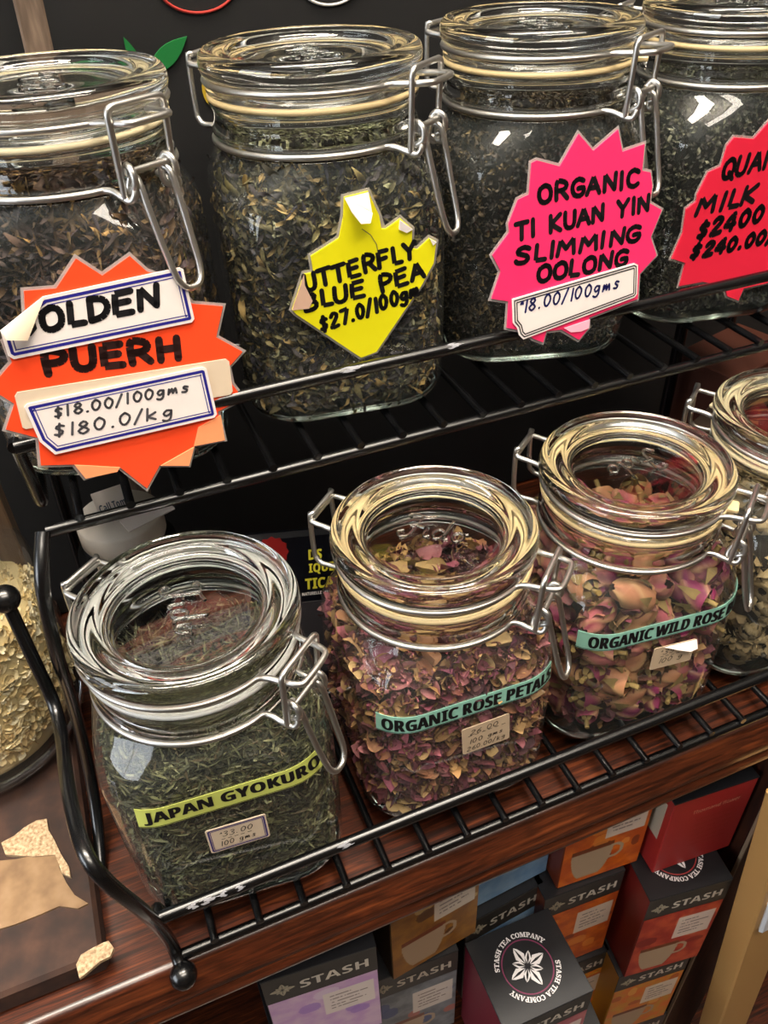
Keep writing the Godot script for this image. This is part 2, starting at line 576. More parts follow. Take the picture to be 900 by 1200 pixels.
func build_rack() -> void:
	var r := thing("wire_rack", Vector3(0, LIFT, 0), "two-tier black enamelled wire rack holding the glass jars on the counter", "rack")
	var x0 := -0.166
	var x1 := 0.345
	var wire := 0.0021
	# tiers: floor height, front rail z, back z, guard rail height and z
	for t in [[HIGH, -0.0515, -0.188, 0.0380, -0.0525, "upper"], [LOW, 0.0622, -0.058, 0.0325, 0.0615, "lower"]]:
		var y: float = t[0] - wire
		part(r, "floor_rail", tube_mesh([Vector3(x0, y - 0.0042, t[1]), Vector3(x1, y - 0.0042, t[1])], 0.0029, 10), M.enamel)
		part(r, "floor_rail", tube_mesh([Vector3(x0, y - 0.0042, t[2]), Vector3(x1, y - 0.0042, t[2])], 0.0029, 10), M.enamel)
		part(r, "guard_rail", tube_mesh([Vector3(x0, t[0] + t[3], t[4]), Vector3(x1, t[0] + t[3], t[4])], 0.0031, 10), M.enamel)
		var first := -0.0834 if t[5] == "upper" else -0.0093
		var gap := 0.02245 if t[5] == "upper" else 0.0228
		for k in range(-7, 20):
			var x: float = first + gap * k
			if x < x0 + 0.004 or x > x1 - 0.003:
				continue
			part(r, "cross_wire", tube_mesh([Vector3(x, y, t[2] - 0.004), Vector3(x, y, t[1] + 0.0022)], wire, 8), M.enamel)
		for x in [x0, x1]:
			part(r, "side_rail", tube_mesh(rounded([Vector3(x, t[0] + t[3], t[4]), Vector3(x, t[0] + t[3], t[4] - 0.006), Vector3(x, y - 0.0042, t[1] - 0.02), Vector3(x, y - 0.0042, t[2])], 0.008), 0.0029, 10), M.enamel)
	# legs of the upper tier
	var lg := []
	for q in [[50, 624, -0.166], [50, 690, -0.1722], [66, 765, -0.1775], [87, 830, -0.1822], [104, 900, -0.1868], [114, 962, -0.1905]]:
		var d := ray(q[0], q[1])
		lg.append(EYE + d * ((q[2] - EYE.x) / d.x))
	lg.append(Vector3(-0.1942, WOOD + 0.001, -0.0006))
	part(r, "leg", tube_mesh(smooth_path(lg, 6), 0.0032, 10), M.enamel)
	part(r, "leg", tube_mesh([Vector3(-0.166, 0.0165, -0.184), Vector3(-0.172, WOOD + 0.0005, -0.190)], 0.0034, 10), M.enamel)
	part(r, "leg", tube_mesh([Vector3(0.246, 0.0155, -0.13), Vector3(0.246, WOOD + 0.0005, -0.13)], 0.004, 10), M.enamel)
	part(r, "leg", tube_mesh([Vector3(0.345, 0.0155, -0.0515), Vector3(0.36, WOOD + 0.0005, -0.003)], 0.0034, 10), M.enamel)
	part(r, "leg", tube_mesh([Vector3(0.345, 0.0165, -0.184), Vector3(0.351, WOOD + 0.0005, -0.190)], 0.0034, 10), M.enamel)
	# curved end frame with ball ends
	var pl := []
	for q in [[215, 1143, -0.1640], [203, 1110, -0.1652], [187, 1087, -0.1665], [165, 1066, -0.1682], [130, 1038, -0.1735], [103, 1006, -0.178], [87, 960, -0.1815], [77, 905, -0.184], [72, 862, -0.186], [62, 822, -0.1872], [38, 770, -0.1888], [6, 702, -0.191]]:
		var d := ray(q[0], q[1])
		var s: float = (q[2] - EYE.x) / d.x
		pl.append(EYE + d * s)
	part(r, "end_frame", tube_mesh(smooth_path(pl, 6), 0.0031, 10), M.enamel)
	var mir := []
	for p in pl:
		mir.append(Vector3(x1 + x0 - p.x, p.y, p.z))
	part(r, "end_frame", tube_mesh(smooth_path(mir, 6), 0.0031, 10), M.enamel)
	var ball := SphereMesh.new()
	ball.radius = 0.0066
	ball.height = 0.0132
	ball.radial_segments = 24
	ball.rings = 12
	for p in [pl[0], pl[pl.size() - 1], mir[0], mir[mir.size() - 1]]:
		part(r, "ball_end", ball, M.enamel).position = p
	# bare patches where the enamel has flaked off the guard rails
	var flake := color_mat(Color(0.50, 0.50, 0.52), 0.6)
	for f in [[LOW + 0.0325, 0.0615, -0.150, 0.004], [LOW + 0.0325, 0.0615, -0.143, 0.006], [LOW + 0.0325, 0.0615, -0.136, 0.003], [LOW + 0.0325, 0.0615, -0.128, 0.003], [LOW + 0.0325, 0.0615, -0.076, 0.006], [HIGH + 0.038, -0.0525, -0.018, 0.009], [HIGH + 0.038, -0.0525, 0.034, 0.006]]:
		var st := new_st()
		for k in 12:
			var a0 := 0.40 + 0.075 * k
			var a1 := a0 + 0.075
			var w: float = f[3] * 0.6 * sqrt(maxf(0.05, 1.0 - pow((k - 5.5) / 6.2, 2.0))) * (0.75 + 0.25 * sin(2.1 * k + f[2] * 300.0))
			var sh: float = f[3] * 0.25 * sin(0.7 * k + f[2] * 500.0)
			quad(st, Vector3(sh - w, 0.00318 * sin(a0), 0.00318 * cos(a0)), Vector3(sh + w, 0.00318 * sin(a0), 0.00318 * cos(a0)), Vector3(sh + w, 0.00318 * sin(a1), 0.00318 * cos(a1)), Vector3(sh - w, 0.00318 * sin(a1), 0.00318 * cos(a1)))
		part(r, "bare_patch", done(st), flake).position = Vector3(f[2], f[0], f[1])

# ------------------------------------------------------------------ jars

# half width and corner radius of the jar's body at each height
const BODY := [[0.0, 0.0445, 0.026], [0.0012, 0.0475, 0.026], [0.004, 0.0500, 0.026], [0.009, 0.0515, 0.026], [0.02, 0.0520, 0.0255], [0.06, 0.0522, 0.025], [0.094, 0.0522, 0.026], [0.103, 0.0518, 0.029], [0.110, 0.0508, 0.034], [0.1155, 0.0494, 0.040], [0.1195, 0.0480, 0.045], [0.1225, 0.0467, 0.0467], [0.1240, 0.0459, 0.0459]]

func body_at(y: float) -> Vector2:
	for i in BODY.size() - 1:
		if y <= BODY[i + 1][0]:
			var t: float = clampf((y - BODY[i][0]) / (BODY[i + 1][0] - BODY[i][0]), 0.0, 1.0)
			return Vector2(lerpf(BODY[i][1], BODY[i + 1][1], t), lerpf(BODY[i][2], BODY[i + 1][2], t))
	return Vector2(0.0459, 0.0459)

# distance of the outer wall from the axis; panels face 45, 135, 225 and 315 degrees
func rho(phi: float, y: float) -> float:
	var b := body_at(y)
	var al := fposmod(phi, PI / 2) - PI / 4     # angle from the nearest panel's normal
	al = absf(al)
	var h := b.x
	var c := minf(b.y, h)
	if h * tan(al) <= h - c:
		return h / cos(al)
	var d := Vector2(cos(al), sin(al))
	var k := Vector2(h - c, h - c)
	var dk := d.dot(k)
	return dk + sqrt(maxf(dk * dk - k.length_squared() + c * c, 0.0))

# shallow moulded panel on each of the four sides
func dent(phi: float, y: float) -> float:
	var al := fposmod(phi, PI / 2) - PI / 4
	var s := 0.0522 * tan(al)
	var qx := absf(s) - 0.017
	var qy := absf(y - 0.048) - 0.030
	var d := Vector2(maxf(qx, 0.0), maxf(qy, 0.0)).length() + minf(maxf(qx, qy), 0.0) - 0.009
	return 0.0009 * (1.0 - smoothstep(-0.0012, 0.0012, d))

func jar_shell(inset: float, y_from: float, y_to: float, panels: bool) -> ArrayMesh:
	var ys := []
	for b in BODY:
		if b[0] >= y_from and b[0] <= y_to:
			ys.append(b[0])
	for k in range(6, 42):
		ys.append(0.0024 * k)
	ys.append(y_from)
	ys.append(y_to)
	ys.sort()
	var st := new_st()
	st.set_smooth_group(0)
	var seg := 128
	var rings := []
	var lasty := -1.0
	for y in ys:
		if y - lasty < 0.0004:
			continue
		lasty = y
		var ring := []
		for j in seg:
			var a := TAU * j / seg
			var r := rho(a, y) - inset
			if panels:
				r -= dent(a, y)
			ring.append(Vector3(r * cos(a), y, r * sin(a)))
		rings.append(ring)
	for i in rings.size() - 1:
		for j in seg:
			var k := (j + 1) % seg
			quad(st, rings[i][k], rings[i][j], rings[i + 1][j], rings[i + 1][k])
	var foot := Vector3(0, y_from + (0.0008 if inset < 0.001 else 0.0), 0)
	for j in seg:
		var k := (j + 1) % seg
		tri(st, foot, rings[0][j], rings[0][k])
	return done(st)

func base_slab() -> ArrayMesh:
	# the thick glass bottom: a closed rounded-square slab just inside the outer wall
	var st := new_st()
	st.set_smooth_group(0)
	var rings := []
	for y in [0.0006, 0.0012, 0.0025, 0.0042, 0.0056]:
		var ring := []
		for j in 96:
			var a := TAU * j / 96
			var r := rho(a, y) - 0.0004
			ring.append(Vector3(r * cos(a), y, r * sin(a)))
		rings.append(ring)
	for i in rings.size() - 1:
		for j in 96:
			var k := (j + 1) % 96
			quad(st, rings[i][k], rings[i][j], rings[i + 1][j], rings[i + 1][k])
	st.set_smooth_group(1)
	for j in 96:
		var k := (j + 1) % 96
		tri(st, Vector3(0, 0.0012, 0), rings[0][j], rings[0][k])
		var top: Array = rings[rings.size() - 1]
		tri(st, Vector3(0, 0.0066, 0), top[k], top[j])
	return done(st)

const SCRIPT_F := [[[2.0, 8.4, 1.2, 9.6, 3.0, 10.2, 6.0, 9.6, 8.6, 10.2], [5.2, 9.6, 4.2, 5.0, 2.6, 0.8, 0.6, 0.2, -0.4, 1.8, 1.2, 2.8], [2.4, 5.0, 4.4, 5.4, 6.4, 5.0]], [[7.4, 5.0, 6.8, 2.4, 7.2, 1.2, 8.4, 1.8], [7.9, 6.9, 8.1, 7.2]], [[12.4, 4.4, 10.6, 5.2, 9.2, 3.2, 9.8, 1.4, 11.4, 1.8, 12.6, 4.2, 13.8, 9.8, 12.4, 4.0, 12.4, 1.6, 13.6, 1.6], []], [[16.4, 5.0, 14.9, 3.9, 14.7, 2.0, 16.0, 1.3, 17.4, 2.6, 17.4, 4.2, 16.4, 5.0, 17.6, 4.4, 18.6, 4.8]]]

func make_jar_parts() -> void:
	var H := JAR_H
	meshes.shell = jar_shell(0.0, 0.0, 0.1240, true)
	meshes.slab = base_slab()
	# neck: a solid ring of glass with beads for the wire
	var neck := soft([[0.0424, 0.1240], [0.0450, 0.1236], [0.0460, 0.1243], [0.0454, 0.1262], [0.0463, 0.1284], [0.0472, 0.1302], [0.0465, 0.1322], [0.0456, 0.1345], [0.0455, 0.1375], [0.0463, 0.1398], [0.0470, 0.1412], [0.0466, 0.1424], [0.0445, 0.1428], [0.0425, 0.1424], [0.0421, 0.1400], [0.0420, 0.1300], [0.0424, 0.1240]], 3)
	neck.pop_back()
	meshes.neck = lathe_mesh(neck, 96, true)
	# lid: thick pressed glass with a rim, a sunken middle and a plug that sits in the neck
	var lid := [[0.0, H - 0.0096], [0.012, H - 0.0096], [0.0260, H - 0.0097], [0.0325, H - 0.0100], [0.0350, H - 0.0118], [0.0362, H - 0.0150], [0.0374, H - 0.0174], [0.0388, H - 0.0180], [0.0400, H - 0.0174], [0.0430, H - 0.0170], [0.0462, H - 0.0170], [0.0473, H - 0.0162], [0.0474, H - 0.0146], [0.0466, H - 0.0130], [0.0462, H - 0.0118], [0.0466, H - 0.0104], [0.0482, H - 0.0092], [0.0490, H - 0.0070], [0.0491, H - 0.0046], [0.0484, H - 0.0022], [0.0470, H - 0.0007], [0.0454, H - 0.0001], [0.0438, H - 0.0006], [0.0420, H - 0.0012], [0.0395, H - 0.0014], [0.0376, H - 0.0016], [0.0362, H - 0.0024], [0.0350, H - 0.0038], [0.0334, H - 0.0046], [0.0310, H - 0.0047], [0.0200, H - 0.0045], [0.0100, H - 0.0043], [0.0, H - 0.0042]]
	meshes.lid = lathe_mesh(soft(lid, 3), 96)
	var st := new_st()
	lathe(st, [Vector2(0.0415, H - 0.0196), Vector2(0.0466, H - 0.0196), Vector2(0.0474, H - 0.0190), Vector2(0.0474, H - 0.0176), Vector2(0.0466, H - 0.0170), Vector2(0.0415, H - 0.0170)], 64, true)
	# the pull tab of the rubber ring
	st.set_smooth_group(-1)
	bevel_box(st, Vector3(0.0490, H - 0.0183, 0), Vector3(0.007, 0.0024, 0.0085), 0.0006)
	meshes.gasket = done(st)
	# embossed script on the lid
	st = new_st()
	for g in SCRIPT_F:
		for s in g:
			if s.size() < 4:
				continue
			var pts := []
			for i in range(0, s.size(), 2):
				pts.append(Vector3((s[i] - 9.0) * 0.00172, H - 0.0042, -(s[i + 1] - 5.0) * 0.00172))
			tube(st, smooth_path(pts, 5), 0.0008, 6)
	meshes.script = done(st)
	# wires. local +x points to the clasp
	var yw := H - 0.0118          # wire round the lid
	var ring := []
	for k in range(2, 63):
		var a := TAU * k / 64.0
		if a < 0.26 or a > TAU - 0.26 or absf(a - PI) < 0.26:
			continue
		ring.append(a)
	var half_a := []
	var half_b := []
	for a in ring:
		if a < PI:
			half_a.append(Vector3(0.0474 * cos(a), yw, 0.0474 * sin(a)))
		else:
			half_b.append(Vector3(0.0474 * cos(a), yw, 0.0474 * sin(a)))
	var loop := half_a + [Vector3(-0.0500, yw + 0.0005, 0.0118), Vector3(-0.0592, yw + 0.0012, 0.0115), Vector3(-0.0606, yw + 0.0014, 0.0085), Vector3(-0.0606, yw + 0.0014, -0.0085), Vector3(-0.0592, yw + 0.0012, -0.0115), Vector3(-0.0500, yw + 0.0005, -0.0118)] + half_b + [Vector3(0.0500, yw + 0.0005, -0.0118), Vector3(0.0565, yw + 0.001, -0.0112), Vector3(0.0628, yw + 0.0014, -0.0098), Vector3(0.0645, yw + 0.0014, -0.0060), Vector3(0.0645, yw + 0.0014, 0.0060), Vector3(0.0628, yw + 0.0014, 0.0098), Vector3(0.0565, yw + 0.001, 0.0112), Vector3(0.0500, yw + 0.0005, 0.0118)]
	meshes.lid_wire = tube_mesh(smooth_path(loop, 3, true), 0.00138, 8, true)
	var yn := H - 0.0357          # wire round the neck
	var nk := [Vector3(0.0586, yn + 0.0035, -0.0092), Vector3(0.0600, yn + 0.0005, -0.0106), Vector3(0.0580, yn - 0.0022, -0.0116), Vector3(0.0535, yn - 0.001, -0.0124), Vector3(0.0485, yn, -0.0122)]
	for k in range(3, 62):
		var a := -TAU * k / 64.0
		if absf(absf(a) - PI) < 0.24:
			continue
		nk.append(Vector3(0.0464 * cos(a), yn, 0.0464 * sin(a)))
		if absf(a) < PI and absf(absf(a) - PI) < 0.34:
			nk.append_array([Vector3(-0.0490, yn, -0.0120), Vector3(-0.0560, yn, -0.0122), Vector3(-0.0592, yn + 0.002, -0.0118), Vector3(-0.0606, yn + 0.006, -0.0114), Vector3(-0.0612, H - 0.0085, -0.0104), Vector3(-0.0600, H - 0.0068, -0.0085), Vector3(-0.0600, H - 0.0068, 0.0085), Vector3(-0.0612, H - 0.0085, 0.0104), Vector3(-0.0606, yn + 0.006, 0.0114), Vector3(-0.0592, yn + 0.002, 0.0118), Vector3(-0.0560, yn, 0.0122), Vector3(-0.0490, yn, 0.0120)])
	nk.append_array([Vector3(0.0485, yn, 0.0122), Vector3(0.0535, yn - 0.001, 0.0124), Vector3(0.0580, yn - 0.0022, 0.0116), Vector3(0.0600, yn + 0.0005, 0.0106), Vector3(0.0586, yn + 0.0035, 0.0092)])
	meshes.neck_wire = tube_mesh(smooth_path(nk, 3), 0.00138, 8)
	# bail: hooks over the lid wire's loop, runs down to the lever
	var bail := rounded([Vector3(0.0560, yn + 0.0085, 0.0068), Vector3(0.0530, yn - 0.0005, 0.0085), Vector3(0.0556, yn - 0.0035, 0.0122), Vector3(0.0572, H - 0.0052, 0.0130), Vector3(0.0572, H - 0.0052, -0.0130), Vector3(0.0556, yn - 0.0035, -0.0122), Vector3(0.0530, yn - 0.0005, -0.0085), Vector3(0.0560, yn + 0.0085, -0.0068)], 0.0035)
	meshes.bail = tube_mesh(bail, 0.00138, 8)
	# lever: two coils on the neck wire's ears and the long hanging loop
	var lever := smooth_path([Vector3(0.0568, yn + 0.0010, 0.0100), Vector3(0.0606, yn + 0.0035, 0.0100), Vector3(0.0602, yn + 0.0085, 0.0098), Vector3(0.0566, yn + 0.0100, 0.0092), Vector3(0.0548, yn + 0.0068, 0.0082), Vector3(0.0570, yn + 0.0060, 0.0074), Vector3(0.0600, yn + 0.0040, 0.0078), Vector3(0.0628, yn - 0.0060, 0.0078), Vector3(0.0662, yn - 0.0200, 0.0072), Vector3(0.0694, yn - 0.0315, 0.0062), Vector3(0.0708, yn - 0.0362, 0.0036), Vector3(0.0711, yn - 0.0372, 0.0), Vector3(0.0708, yn - 0.0362, -0.0036), Vector3(0.0694, yn - 0.0315, -0.0062), Vector3(0.0662, yn - 0.0200, -0.0072), Vector3(0.0628, yn - 0.0060, -0.0078), Vector3(0.0600, yn + 0.0040, -0.0078), Vector3(0.0570, yn + 0.0060, -0.0074), Vector3(0.0548, yn + 0.0068, -0.0082), Vector3(0.0566, yn + 0.0100, -0.0092), Vector3(0.0602, yn + 0.0085, -0.0098), Vector3(0.0606, yn + 0.0035, -0.0100), Vector3(0.0568, yn + 0.0010, -0.0100)], 4)
	meshes.lever = tube_mesh(lever, 0.00142, 8)
	meshes.pin = tube_mesh([Vector3(0.0578, yn + 0.0078, -0.0100), Vector3(0.0578, yn + 0.0078, 0.0100)], 0.00138, 8)

func make_jar(x: float, floor_y: float, z: float, clasp: float, script_turn: float, label: String, gasket: Material, tab_turn := 165.0) -> Node3D:
	var j := thing("clip_top_jar", at(x, floor_y, z), label, "jar", "clip-top tea jars on the wire rack")
	j.rotation.y = -deg_to_rad(clasp)
	part(j, "body", meshes.shell, M.pane)
	part(j, "base", meshes.slab, M.base_glass)
	part(j, "neck", meshes.neck, M.glass)
	var lid := part(j, "lid", meshes.lid, M.glass)
	part(lid, "embossed_script", meshes.script, M.glass).rotation.y = deg_to_rad(script_turn)
	part(j, "rubber_ring", meshes.gasket, gasket).rotation.y = deg_to_rad(tab_turn)
	part(j, "lid_wire", meshes.lid_wire, M.steel)
	part(j, "neck_wire", meshes.neck_wire, M.steel)
	part(j, "bail", meshes.bail, M.steel)
	var lv := part(j, "lever", meshes.lever, M.steel)
	part(lv, "pin", meshes.pin, M.steel)
	return j

# ---- what is in the jars

func leaf_strip(length: float, width: float, twist: float, bend: float, sd: int, seg := 5) -> ArrayMesh:
	var r := RandomNumberGenerator.new()
	r.seed = sd
	var st := new_st()
	st.set_smooth_group(0)
	var rows := []
	var ph := r.randf() * TAU
	for i in seg + 1:
		var t := float(i) / seg
		var w := width * 0.5 * (0.25 + 0.75 * sin(PI * clampf(t * 0.9 + 0.08, 0.0, 1.0)))
		var a := ph + twist * t
		var c := Vector3((t - 0.5) * length, sin(t * 3.0 + ph) * bend, cos(t * 4.0 + ph) * bend * 0.6)
		var side := Vector3(0, cos(a), sin(a)) * w
		var fold := Vector3(0, -sin(a), cos(a)) * w * 0.5
		rows.append([c - side + fold, c, c + side + fold])
	for i in seg:
		for k in 2:
			quad(st, rows[i][k], rows[i + 1][k], rows[i + 1][k + 1], rows[i][k + 1])
	return done(st)

func petal_mesh(length: float, width: float, cup: float, sd: int) -> ArrayMesh:
	var r := RandomNumberGenerator.new()
	r.seed = sd
	var st := new_st()
	st.set_smooth_group(0)
	var rows := []
	var p1 := r.randf() * TAU
	var p2 := r.randf() * TAU
	for i in 6:
		var t := i / 5.0
		var w := width * 0.5 * sqrt(maxf(sin(PI * clampf(t * 0.86 + 0.10, 0.0, 1.0)), 0.02))
		var row := []
		for k in 5:
			var s := k / 2.0 - 1.0
			row.append(Vector3((t - 0.5) * length + absf(s) * 0.08 * length * sin(p1 + 4.0 * t), s * w, cup * (s * s * (0.7 + 0.5 * sin(p2 + 3.0 * t)) + 0.9 * (t - 0.4) * (t - 0.4)) + 0.16 * cup * sin(5.0 * t + 3.0 * s + p1)))
		rows.append(row)
	for i in 5:
		for k in 4:
			quad(st, rows[i][k], rows[i + 1][k], rows[i + 1][k + 1], rows[i][k + 1])
	return done(st)

func pick(pal: Array) -> Color:
	var c: Color = pal[rng.randi() % pal.size()]
	var k := rng.randf_range(0.6, 1.4)
	return Color(c.r * k, c.g * k, c.b * k)

func core_mesh(depth: float, top: float) -> ArrayMesh:
	var st := new_st()
	st.set_smooth_group(0)
	var rings := []
	var ys := [0.0075, 0.010]
	while ys[ys.size() - 1] < top - 0.008:
		ys.append(ys[ys.size() - 1] + 0.008)
	ys.append(top - 0.003)
	for y in ys:
		var ring := []
		for k in 48:
			var a := TAU * k / 48
			var r := minf(rho(a, y), 0.0455 if y > 0.122 else 1.0) - depth
			ring.append(Vector3(r * cos(a), y, r * sin(a)))
		rings.append(ring)
	for i in rings.size() - 1:
		for k in 48:
			var k2 := (k + 1) % 48
			quad(st, rings[i][k2], rings[i][k], rings[i + 1][k], rings[i + 1][k2])
	for k in 48:
		var k2 := (k + 1) % 48
		tri(st, Vector3(0, ys[0], 0), rings[0][k], rings[0][k2])
		tri(st, Vector3(0, ys[ys.size() - 1], 0), rings[rings.size() - 1][k2], rings[rings.size() - 1][k])
	return done(st)

# a random place in the outer layer of the filling, on the side that faces the shop, and a turn that lies along the glass
func place(jar: Node3D, top: float, top_share: float, deep: float, reach: float, lean: float) -> Transform3D:
	var cam_local: Vector3 = jar.transform.affine_inverse() * at(EYE.x, EYE.y, EYE.z)
	var facing := atan2(cam_local.z, cam_local.x)
	var n: Vector3
	var p: Vector3
	if rng.randf() < top_share:
		var a := rng.randf() * TAU
		var rmax := minf(rho(a, top), 0.0455 if top > 0.122 else 1.0) - 0.0035 - reach
		var rr := sqrt(rng.randf()) * rmax
		p = Vector3(rr * cos(a), top - rng.randf() * deep * 0.8 - 0.001, rr * sin(a))
		n = Vector3(rng.randf_range(-0.5, 0.5), 1, rng.randf_range(-0.5, 0.5)).normalized()
	else:
		var a := facing + rng.randf_range(-2.1, 2.1)
		var y := rng.randf_range(0.0075 + reach * 0.5, top)
		var r := minf(rho(a, y), 0.0455 if y > 0.122 else 1.0) - 0.0036 - reach * 0.45 - rng.randf() * deep
		p = Vector3(r * cos(a), y, r * sin(a))
		var e := 0.02
		var r0 := rho(a - e, y)
		var r1 := rho(a + e, y)
		var tang := (Vector3(r1 * cos(a + e), 0, r1 * sin(a + e)) - Vector3(r0 * cos(a - e), 0, r0 * sin(a - e))).normalized()
		n = Vector3.UP.cross(tang).normalized()
		if n.dot(p) < 0:
			n = -n
	var u := n.cross(Vector3(rng.randf_range(-1, 1), rng.randf_range(-1, 1), rng.randf_range(-1, 1))).normalized()
	var b := Basis(u, n.cross(u), n)
	b = b * Basis.from_euler(Vector3(rng.randf_range(-lean, lean), rng.randf_range(-lean, lean) * 0.6, 0))
	return Transform3D(b, p)

func scatter(parent: Node3D, called: String, mesh: Mesh, m: Material, jar: Node3D, count: int, pal: Array, top: float, top_share: float, deep: float, reach: float, lean: float, s0: float, s1: float) -> void:
	var mm := MultiMesh.new()
	mm.transform_format = MultiMesh.TRANSFORM_3D
	mm.use_colors = true
	mm.mesh = mesh
	mm.instance_count = count
	for i in count:
		var t := place(jar, top, top_share, deep, reach, lean)
		var s := rng.randf_range(s0, s1)
		t.basis = t.basis.scaled_local(Vector3(s, s * rng.randf_range(0.8, 1.2), s))
		mm.set_instance_transform(i, t)
		# the leaves lie in paler and darker drifts
		var drift := clampf(1.0 + 1.1 * drifts.get_noise_3dv(t.origin * 1000.0 + jar.position * 3000.0), 0.45, 1.8)
		var c := pick(pal)
		mm.set_instance_color(i, Color(c.r * drift, c.g * drift, c.b * drift))
	var o := MultiMeshInstance3D.new()
	o.name = called
	o.multimesh = mm
	o.material_override = m
	o.set_meta("kind", "stuff")
	parent.add_child(o, true)

func filling(jar: Node3D, called: String, label: String, category: String, top: float, core: Color) -> Node3D:
	var f := thing(called, jar.position, label, category, "", "stuff")
	f.rotation = jar.rotation
	var cm := color_mat(core, 0.9)  # core coloured dark, painting the shade in the gaps of the filling
	part(f, "packed_core", core_mesh(0.0095 if called != "rose_bud_crumbs" else 0.015, top), cm)
	return f

func strips(f: Node3D, jar: Node3D, variants: Array, per: int, pal: Array, top: float, share: float, deep: float, reach: float, lean := 0.5) -> void:
	for m in variants:
		scatter(f, "loose_leaf", m, M.leafy, jar, per, pal, top, share, deep, reach, lean, 0.7, 1.25)

var jars := {}

func build_jars() -> void:
	make_jar_parts()
	var cream: Material = M.gasket_cream
	var amber: Material = M.gasket
	jars.golden = make_jar(-0.1165, HIGH, -0.1195, 60, 150, "clip-top glass jar of dark brown tea behind the orange star tag", cream)
	jars.pea = make_jar(-0.004, HIGH, -0.1200, 52, 150, "clip-top glass jar of olive dried leaves with the yellow torn tag", amber)
	jars.tikuan = make_jar(0.1163, HIGH, -0.1280, 62, 150, "clip-top glass jar of blackish tea with the pink star tag and price sticker", amber, 24)
	jars.milk = make_jar(0.2345, HIGH, -0.1260, 55, 150, "clip-top glass jar of dark green tea behind the red tag, end of the upper tier", amber)
	jars.gyokuro = make_jar(-0.1182, LOW, 0.003, 50, -40, "clip-top glass jar of green needle tea with the lime yellow label strip", M.gasket_clear)
	jars.petals = make_jar(0.0, LOW, 0.0, 48, 10, "clip-top glass jar of crumbled purple rose petals with a mint label strip", amber)
	jars.buds = make_jar(0.1155, LOW, -0.003, 52, -122, "clip-top glass jar of whole pink rose buds with a mint label strip", amber, 8)
	jars.hops = make_jar(0.2285, LOW, -0.004, 52, -122, "clip-top glass jar of tan dried flower heads, end of the lower tier", cream)
	# ---- fillings
	var needle := []
	var curl := []
	var crumb := []
	var flakes := []
	for i in 4:
		needle.append(leaf_strip(0.0095, 0.0011, 2.0, 0.0006, 10 + i, 4))
		curl.append(leaf_strip(0.0160, 0.0027, 4.0 + 1.5 * i, 0.0024, 20 + i, 8))
		crumb.append(leaf_strip(0.0048, 0.0024, 3.0 + i, 0.0009, 30 + i, 4))
		flakes.append(petal_mesh(0.0090, 0.0072, 0.0030, 40 + i))
	var f := filling(jars.golden, "black_tea_leaves", "dark brown twisted tea leaves filling the jar behind the orange tag", "tea", 0.127, Color(0.085, 0.055, 0.04))
	var brown := [Color(0.04, 0.022, 0.016), Color(0.055, 0.030, 0.02), Color(0.028, 0.017, 0.015), Color(0.08, 0.043, 0.026), Color(0.11, 0.065, 0.03), Color(0.22, 0.13, 0.04), Color(0.045, 0.028, 0.03)]
	strips(f, jars.golden, curl, 800, brown, 0.127, 0.14, 0.005, 0.003)
	strips(f, jars.golden, needle, 800, brown, 0.128, 0.14, 0.004, 0.002)
	f = filling(jars.pea, "dried_flower_leaves", "curled olive and black dried leaves filling the jar with the yellow tag", "tea", 0.126, Color(0.10, 0.09, 0.06))
	strips(f, jars.pea, curl, 1150, [Color(0.03, 0.026, 0.016), Color(0.06, 0.052, 0.022), Color(0.11, 0.095, 0.035), Color(0.20, 0.165, 0.07), Color(0.025, 0.02, 0.02), Color(0.035, 0.03, 0.03), Color(0.26, 0.18, 0.06), Color(0.02, 0.017, 0.025)], 0.120, 0.10, 0.005, 0.003)
	strips(f, jars.pea, crumb, 500, [Color(0.16, 0.16, 0.08), Color(0.24, 0.24, 0.13), Color(0.10, 0.10, 0.05), Color(0.30, 0.30, 0.18), Color(0.06, 0.055, 0.04)], 0.127, 0.30, 0.004, 0.0015)
	f = filling(jars.tikuan, "oolong_leaves", "blackish brown crumbly oolong filling the jar with the pink tag", "tea", 0.127, Color(0.07, 0.058, 0.045))
	strips(f, jars.tikuan, crumb, 1500, [Color(0.016, 0.012, 0.008), Color(0.024, 0.018, 0.012), Color(0.034, 0.026, 0.015), Color(0.05, 0.036, 0.018), Color(0.018, 0.016, 0.012), Color(0.10, 0.07, 0.025)], 0.127, 0.16, 0.004, 0.0015)
	f = filling(jars.milk, "milk_oolong_leaves", "dark green rolled tea filling the jar behind the red tag", "tea", 0.122, Color(0.08, 0.08, 0.06))
	strips(f, jars.milk, crumb, 1300, [Color(0.02, 0.02, 0.012), Color(0.035, 0.034, 0.02), Color(0.065, 0.066, 0.038), Color(0.12, 0.12, 0.075), Color(0.028, 0.022, 0.018)], 0.122, 0.16, 0.005, 0.0015, 0.8)
	f = filling(jars.gyokuro, "green_needle_tea", "fine dark green needle tea filling the jar with the lime strip", "tea", 0.112, Color(0.12, 0.13, 0.085))
	var green := [Color(0.042, 0.041, 0.017), Color(0.066, 0.068, 0.028), Color(0.105, 0.108, 0.046), Color(0.030, 0.028, 0.014), Color(0.17, 0.172, 0.085), Color(0.07, 0.052, 0.022)]
	strips(f, jars.gyokuro, needle, 2100, green, 0.113, 0.24, 0.004, 0.0015, 0.7)
	strips(f, jars.gyokuro, crumb, 500, green, 0.112, 0.2, 0.004, 0.0015, 0.7)
	f = filling(jars.petals, "crumbled_rose_petals", "crumbled purple pink and tan dried rose petals filling the jar", "petals", 0.110, Color(0.22, 0.11, 0.10))
